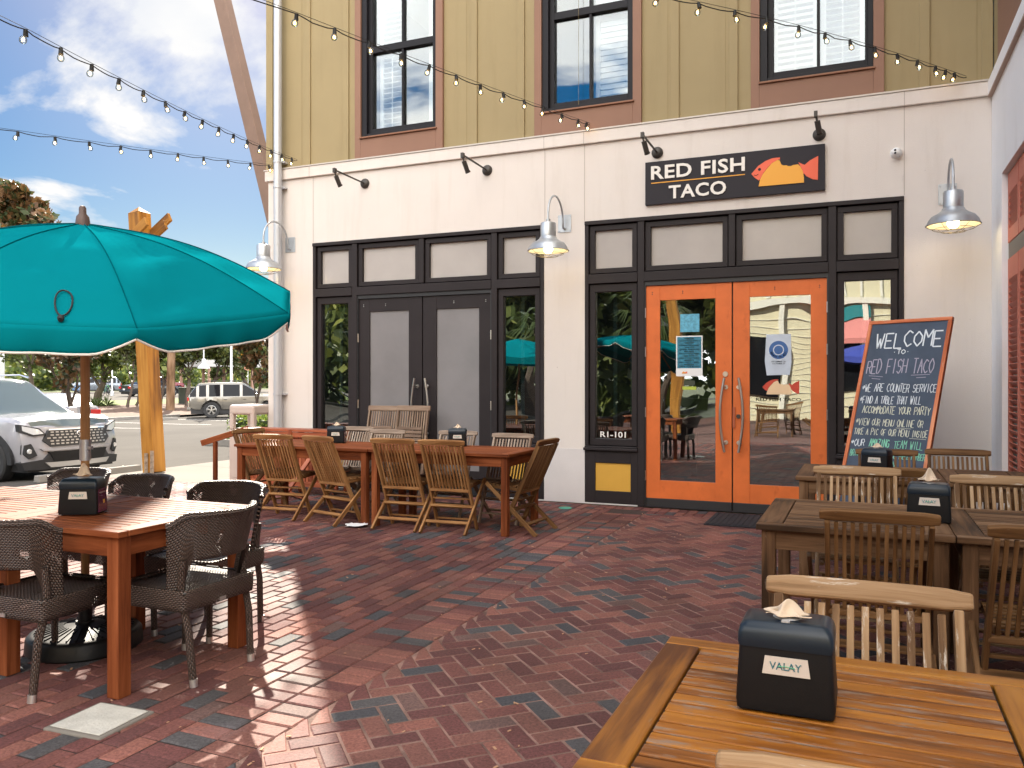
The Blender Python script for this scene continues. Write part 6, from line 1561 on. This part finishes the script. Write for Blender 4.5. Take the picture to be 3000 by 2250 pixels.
# bicycles
def bicycle(x, y, rz, label, colr):
    o = thing('bicycle', label, 'bicycle', (x, y, TZ(x)), R(rz), 'bicycles by the rack')
    for dx in (-.52, .52):
        q = MB(); q.tube([(dx+.34*math.cos(a), 0, .35+.34*math.sin(a)) for a in [2*math.pi*i/28 for i in range(29)]], .022, 6)
        for k_ in range(8): a = k_*math.pi/4; q.tube([(dx, 0, .35), (dx+.33*math.cos(a), 0, .35+.33*math.sin(a))], .004, 4)
        q.build('wheel', tyre_m, o)
    q = MB(); J = {'bb': (-.08,0,.32), 'r': (-.52,0,.35), 's': (-.2,0,.82), 'h': (.33,0,.88), 'f': (.52,0,.35)}
    for a, b2 in (('bb','r'), ('r','s'), ('s','bb'), ('s','h'), ('bb','h'), ('h','f')): q.tube([J[a], J[b2]], .018, 6)
    q.build('frame', mat('bike_'+str(int(colr[2]*100)), colr, .4), o)
    q = MB(); q.box(-.32, -.08, -.06, .06, .90, .95); q.tube([(-.2,0,.82), (-.2,0,.92)], .015, 6); q.build('saddle', black_p, o, .01)
    q = MB(); q.tube([(.33,0,.86), (.30,0,1.02)], .015, 6); q.tube([(.22,-.28,1.02), (.32,-.1,1.03), (.32,.1,1.03), (.22,.28,1.02)], .013, 6); q.build('handlebar', black_p, o)
bicycle(-59.4, 41.6, 118, 'bicycle with pale wheels at the foot of the white lamp pole', (.05,.10,.12))
bicycle(-61.6, 43.6, 105, 'second bicycle, just right of the white lamp pole', (.08,.30,.10))
bicycle(-69.0, 46.8, 60, 'blue bicycle below the leaning oak at left', (.05,.25,.60))

# pendant street lamps and masts
def street_lamp(x, y, H, label, arm=1.2, ang=180):
    o = thing('street_lamp', label, 'street lamp', (x, y, TZ(x)), R(ang), 'white lamp poles of the car park')
    q = MB(); q.tube([(0,0,0), (0,0,.35), (0,0,.4), (0,0,H)], [.16,.15,.07,.055], 10); q.build('pole', mat('white_pole', (.66,.67,.68), .5), o)
    q = MB(); c = [(0,0,H-.2)]
    for i in range(11): t = math.pi*i/10; c.append((arm/2-arm/2*math.cos(t), 0, H-.2+.45*math.sin(t)))
    c.append((arm,0,H-.75)); q.tube(c, .03, 8); q.build('arm', MATS['white_pole'], o)
    q = MB(); q.lathe([(.05,H-.72), (.09,H-.75), (.10,H-.95), (.16,H-1.02), (.26,H-1.12), (.30,H-1.2)], (arm,0,0), 20); q.build('shade', MATS['white_pole'], o)
street_lamp(-29.0, 23.15, 3.62, 'white lamp pole with a hanging bell shade before the two trunked oak', 1.3, 232)
street_lamp(-59.5, 42.4, 3.9, 'white lamp pole rising between the bicycles', 1.0, 60)
o = thing('white_column', 'broad white column among the trees above the white car', 'column', (-56, 29.4, TZ(-56)))
q = MB(); q.box(-.55, .55, -.55, .55, 0, 5.2); q.box(-.62, .62, -.62, .62, 0, .5); q.build('shaft', mat('column_white', (.72,.73,.75), .7), o, .02)
# distant shelter
sh = thing('shelter', 'low open shelter with a pale roof beyond the oaks at right', 'shelter', (-66, 63.5, TZ(-66)), R(75))
q = MB(); q.prism([(-3.2, 2.75), (3.2, 2.75), (2.3, 3.5), (-2.3, 3.5)], -4.5, 4.5, lambda u, v, d: (d, u, v)); q.build('roof', mat('pale_roof', (.30,.29,.28), .7), sh, fixn=True)
for xx in (-4, -1.3, 1.3, 4):
    for yy in (-2.8, 2.8): q = MB(); q.box(xx-.12, xx+.12, yy-.12, yy+.12, 0, 2.76); q.build('post', mat('shelter_post', (.30,.18,.13), .8), sh)
o = thing('road_sign', 'round pinkish road sign on a thin pole near the building corner', 'sign', (-43.5, 41.0, TZ(-43)), R(20))
q = MB(); q.tube([(0,0,0), (0,0,2.6)], .035, 8); q.build('pole', MATS['white_pole'], o)
q = MB(); q.lathe([(0,-.02), (.36,-.02), (.36,.0), (0,.0)], (0,-.03,2.75), 20, axis='Y'); q.build('plate', mat('faded_red', (.60,.28,.20), .6), o)
o = thing('utility_cabinet', 'dark green utility cabinet between the oak trunks', 'cabinet', (-41.5, 33.0, TZ(-41.5)), R(10))
q = MB(); q.box(-.55, .55, -.4, .4, 0, 1.15); q.box(-.6, .6, -.45, .45, 1.151, 1.2); q.build('body', mat('cabinet_green', (.05,.06,.045), .6), o, .02)

# ---------------------------------------------------------------- across the plaza, behind the camera: what the glass reflects and what lights the shade
OB = thing('opposite_building', 'cream sided building across the plaza with awning and shutters', 'building', (0, 0, 0))
q = MB(); q.box(-4.6, 14, -27, -21, 0, 10.5); q.build('wall', cream, OB)
q = MB()
for z in (3.9, 7.2): q.box(-4.7, 14, -20.98, -20.8, z, z+.25)
for x in np.arange(-4.4, 13.5, .62): q.box(x-.04, x+.04, -20.99, -20.96, 4.2, 7.1)
q.build('trim', mat('cream_trim', (.74,.71,.62), .7), OB)
q = MB()
for z in np.arange(.25, 3.8, .22): q.box(-4.6, 14, -20.995, -20.985+.012, z, z+.012)
for x in (-4.4, -2.75, -.05): q.box(x, x+.18, -20.98, -20.85, 0, 3.9)
q.build('clapboard', MATS['cream_trim'], OB)
q = MB()
for x in (-4.1, -1.4, 1.4, 4.2, 7.0, 10): q.box(x, x+1.3, -20.99, -20.93, .9, 3.0); q.box(x+.1, x+1.1, -20.99, -20.93, 4.9, 6.6)
q.build('window', MATS['tinted'], OB)
q = MB()
for x in (-1.6, 4.0): q.add([(x,-20.9,3.5), (x+1.8,-20.9,3.5), (x+1.8,-19.9,2.85), (x,-19.9,2.85), (x,-19.9,2.6), (x+1.8,-19.9,2.6)], [(0,1,2,3), (3,2,5,4)])
q.build('awning', pink, OB)
q = MB(); q.box(-1.5, .2, -20.93, -20.88, 3.52, 3.82); q.build('sign_panel', mat('sign_teal', (.02,.22,.24), .5), OB)
q = MB(); q.tube([(0,0,0), (0,0,2.35)], .03, 10)
bu = thing('patio_umbrella', 'dark blue umbrella standing across the plaza', 'umbrella', (.6, -15.5, 0)); q.build('pole', MATS['brown_pole'], bu)
q = MB(); q.lathe([(1.5,1.85), (1.49,1.98), (.8,2.3), (0,2.55)], (0,0,0), 8, smooth=False); q.build('canopy', blue_c, bu)
tu = thing('patio_umbrella', 'second teal umbrella standing to the left of the photo', 'umbrella', (-6.4, -6.3, 0)); q = MB(); q.tube([(0,0,0), (0,0,2.2)], .024, 10); q.build('pole', MATS['brown_pole'], tu)
q = MB(); q.lathe([(1.12,1.72), (1.12,1.84), (.6,2.08), (0,2.24)], (0,0,0), 8, smooth=False); q.build('canopy', teal, tu)
for i, (x, y) in enumerate(((-4.3, -12.0), (-2.9, -13.0))):
    o = thing('timber_post', ['amber timber post behind the camera, left one', 'amber timber post behind the camera, right one'][i], 'post', (x, y, 0)); q = MB(); q.bar((0,0,0), (-.3,0,5.2), .24, .24, up=(0,1,0)); q.build('shaft', MATS['post_wood'], o, .01)
def palm(x, y, H, label):
    o = thing('palm_tree', label, 'palm tree', (x, y, 0), 0, 'palms behind the camera'); q = MB(); q.tube([(0,0,0), (.1,0,H*.5), (.05,.05,H)], [.2,.16,.15], 10); q.build('trunk', bark, o)
    pts = MB()
    for k_ in range(34):
        a = random.uniform(0, 6.28); e_ = random.uniform(-.5, 1.1); L = random.uniform(1.1, 1.6)
        for s_ in range(9):
            aa = a+(s_-4)*.12; d = Vector((math.cos(aa)*math.cos(e_), math.sin(aa)*math.cos(e_), math.sin(e_))); b0 = Vector((math.cos(a)*math.cos(e_), math.sin(a)*math.cos(e_), math.sin(e_)))*L*.45+Vector((0,0,H)); t1 = b0+d*L*.75+Vector((0,0,-.25-.1*abs(s_-4))); sv = d.cross(Vector((0,0,1))).normalized()*.03
            pts.add([b0+sv, b0+d*L*.4+sv, t1, b0+d*L*.4-sv], [(0,1,2,3)])
    pts.build('crown', leaf_palm, o)
palm(-8.4, -13.6, 2.9, 'short fan palm behind the camera at left'); palm(-5.9, -15.5, 3.4, 'taller fan palm behind the camera')
for i, (x, y, sd) in enumerate(((-17, -17, 31), (-23, -12, 32), (-12, -21, 33), (-7.5, -24, 34), (-28, -20, 35))):
    tree(['dense oak behind the camera at far left', 'dense oak behind the camera beyond the cars', 'dense oak behind the camera near the shops', 'dense oak behind the camera beside the cream building', 'dense oak farthest behind the camera'][i], x, y, 7.5, 4.2, 2600, leaf_oak, .26, .2, (.1,.1), 'oak_tree', 'oaks behind the camera', seed=sd, z=0)
car('parked_car', 'dark grey estate car parked left of the patio, outside the photo', 'car', -13.9, -5.2, R(3), 4.7, 1.85, 1.75, (.20,.22,.25), 'suv', .35, False, 2.7, .37, metal=.4, group='cars parked nearby')

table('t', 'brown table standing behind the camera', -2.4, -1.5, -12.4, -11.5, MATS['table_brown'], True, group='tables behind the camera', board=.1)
for i, (x, y, a) in enumerate(((-2.1, -11.2, 180), (-1.6, -12.7, 0), (-.9, -11.9, 95), (.5, -12.6, 30), (-3.1, -12.0, -90))):
    chair('teak_brown', x, y, a, ['chair behind the camera facing the brown table from the patio side', 'chair behind the camera on the plaza side of the brown table', 'chair behind the camera at the right end of the brown table', 'chair behind the camera standing apart on the plaza', 'chair behind the camera at the left end of the brown table'][i], 'chairs behind the camera')

pts = []
for i in range(150):
    xx = rng.uniform(-75, -6); yy = -34-rng.uniform(0, 14)+.25*(xx+40); hh = rng.uniform(3, 13); pts.append(clump((xx, yy, hh*.6), rng.uniform(2.4, 4.2), 330, 1.2))
fw = leaves('rear_wood', leaf_far, np.concatenate(pts), .36, None, .8); tag(fw, 'mass of woodland behind the plaza, seen only in reflections', 'woodland', kind='stuff')
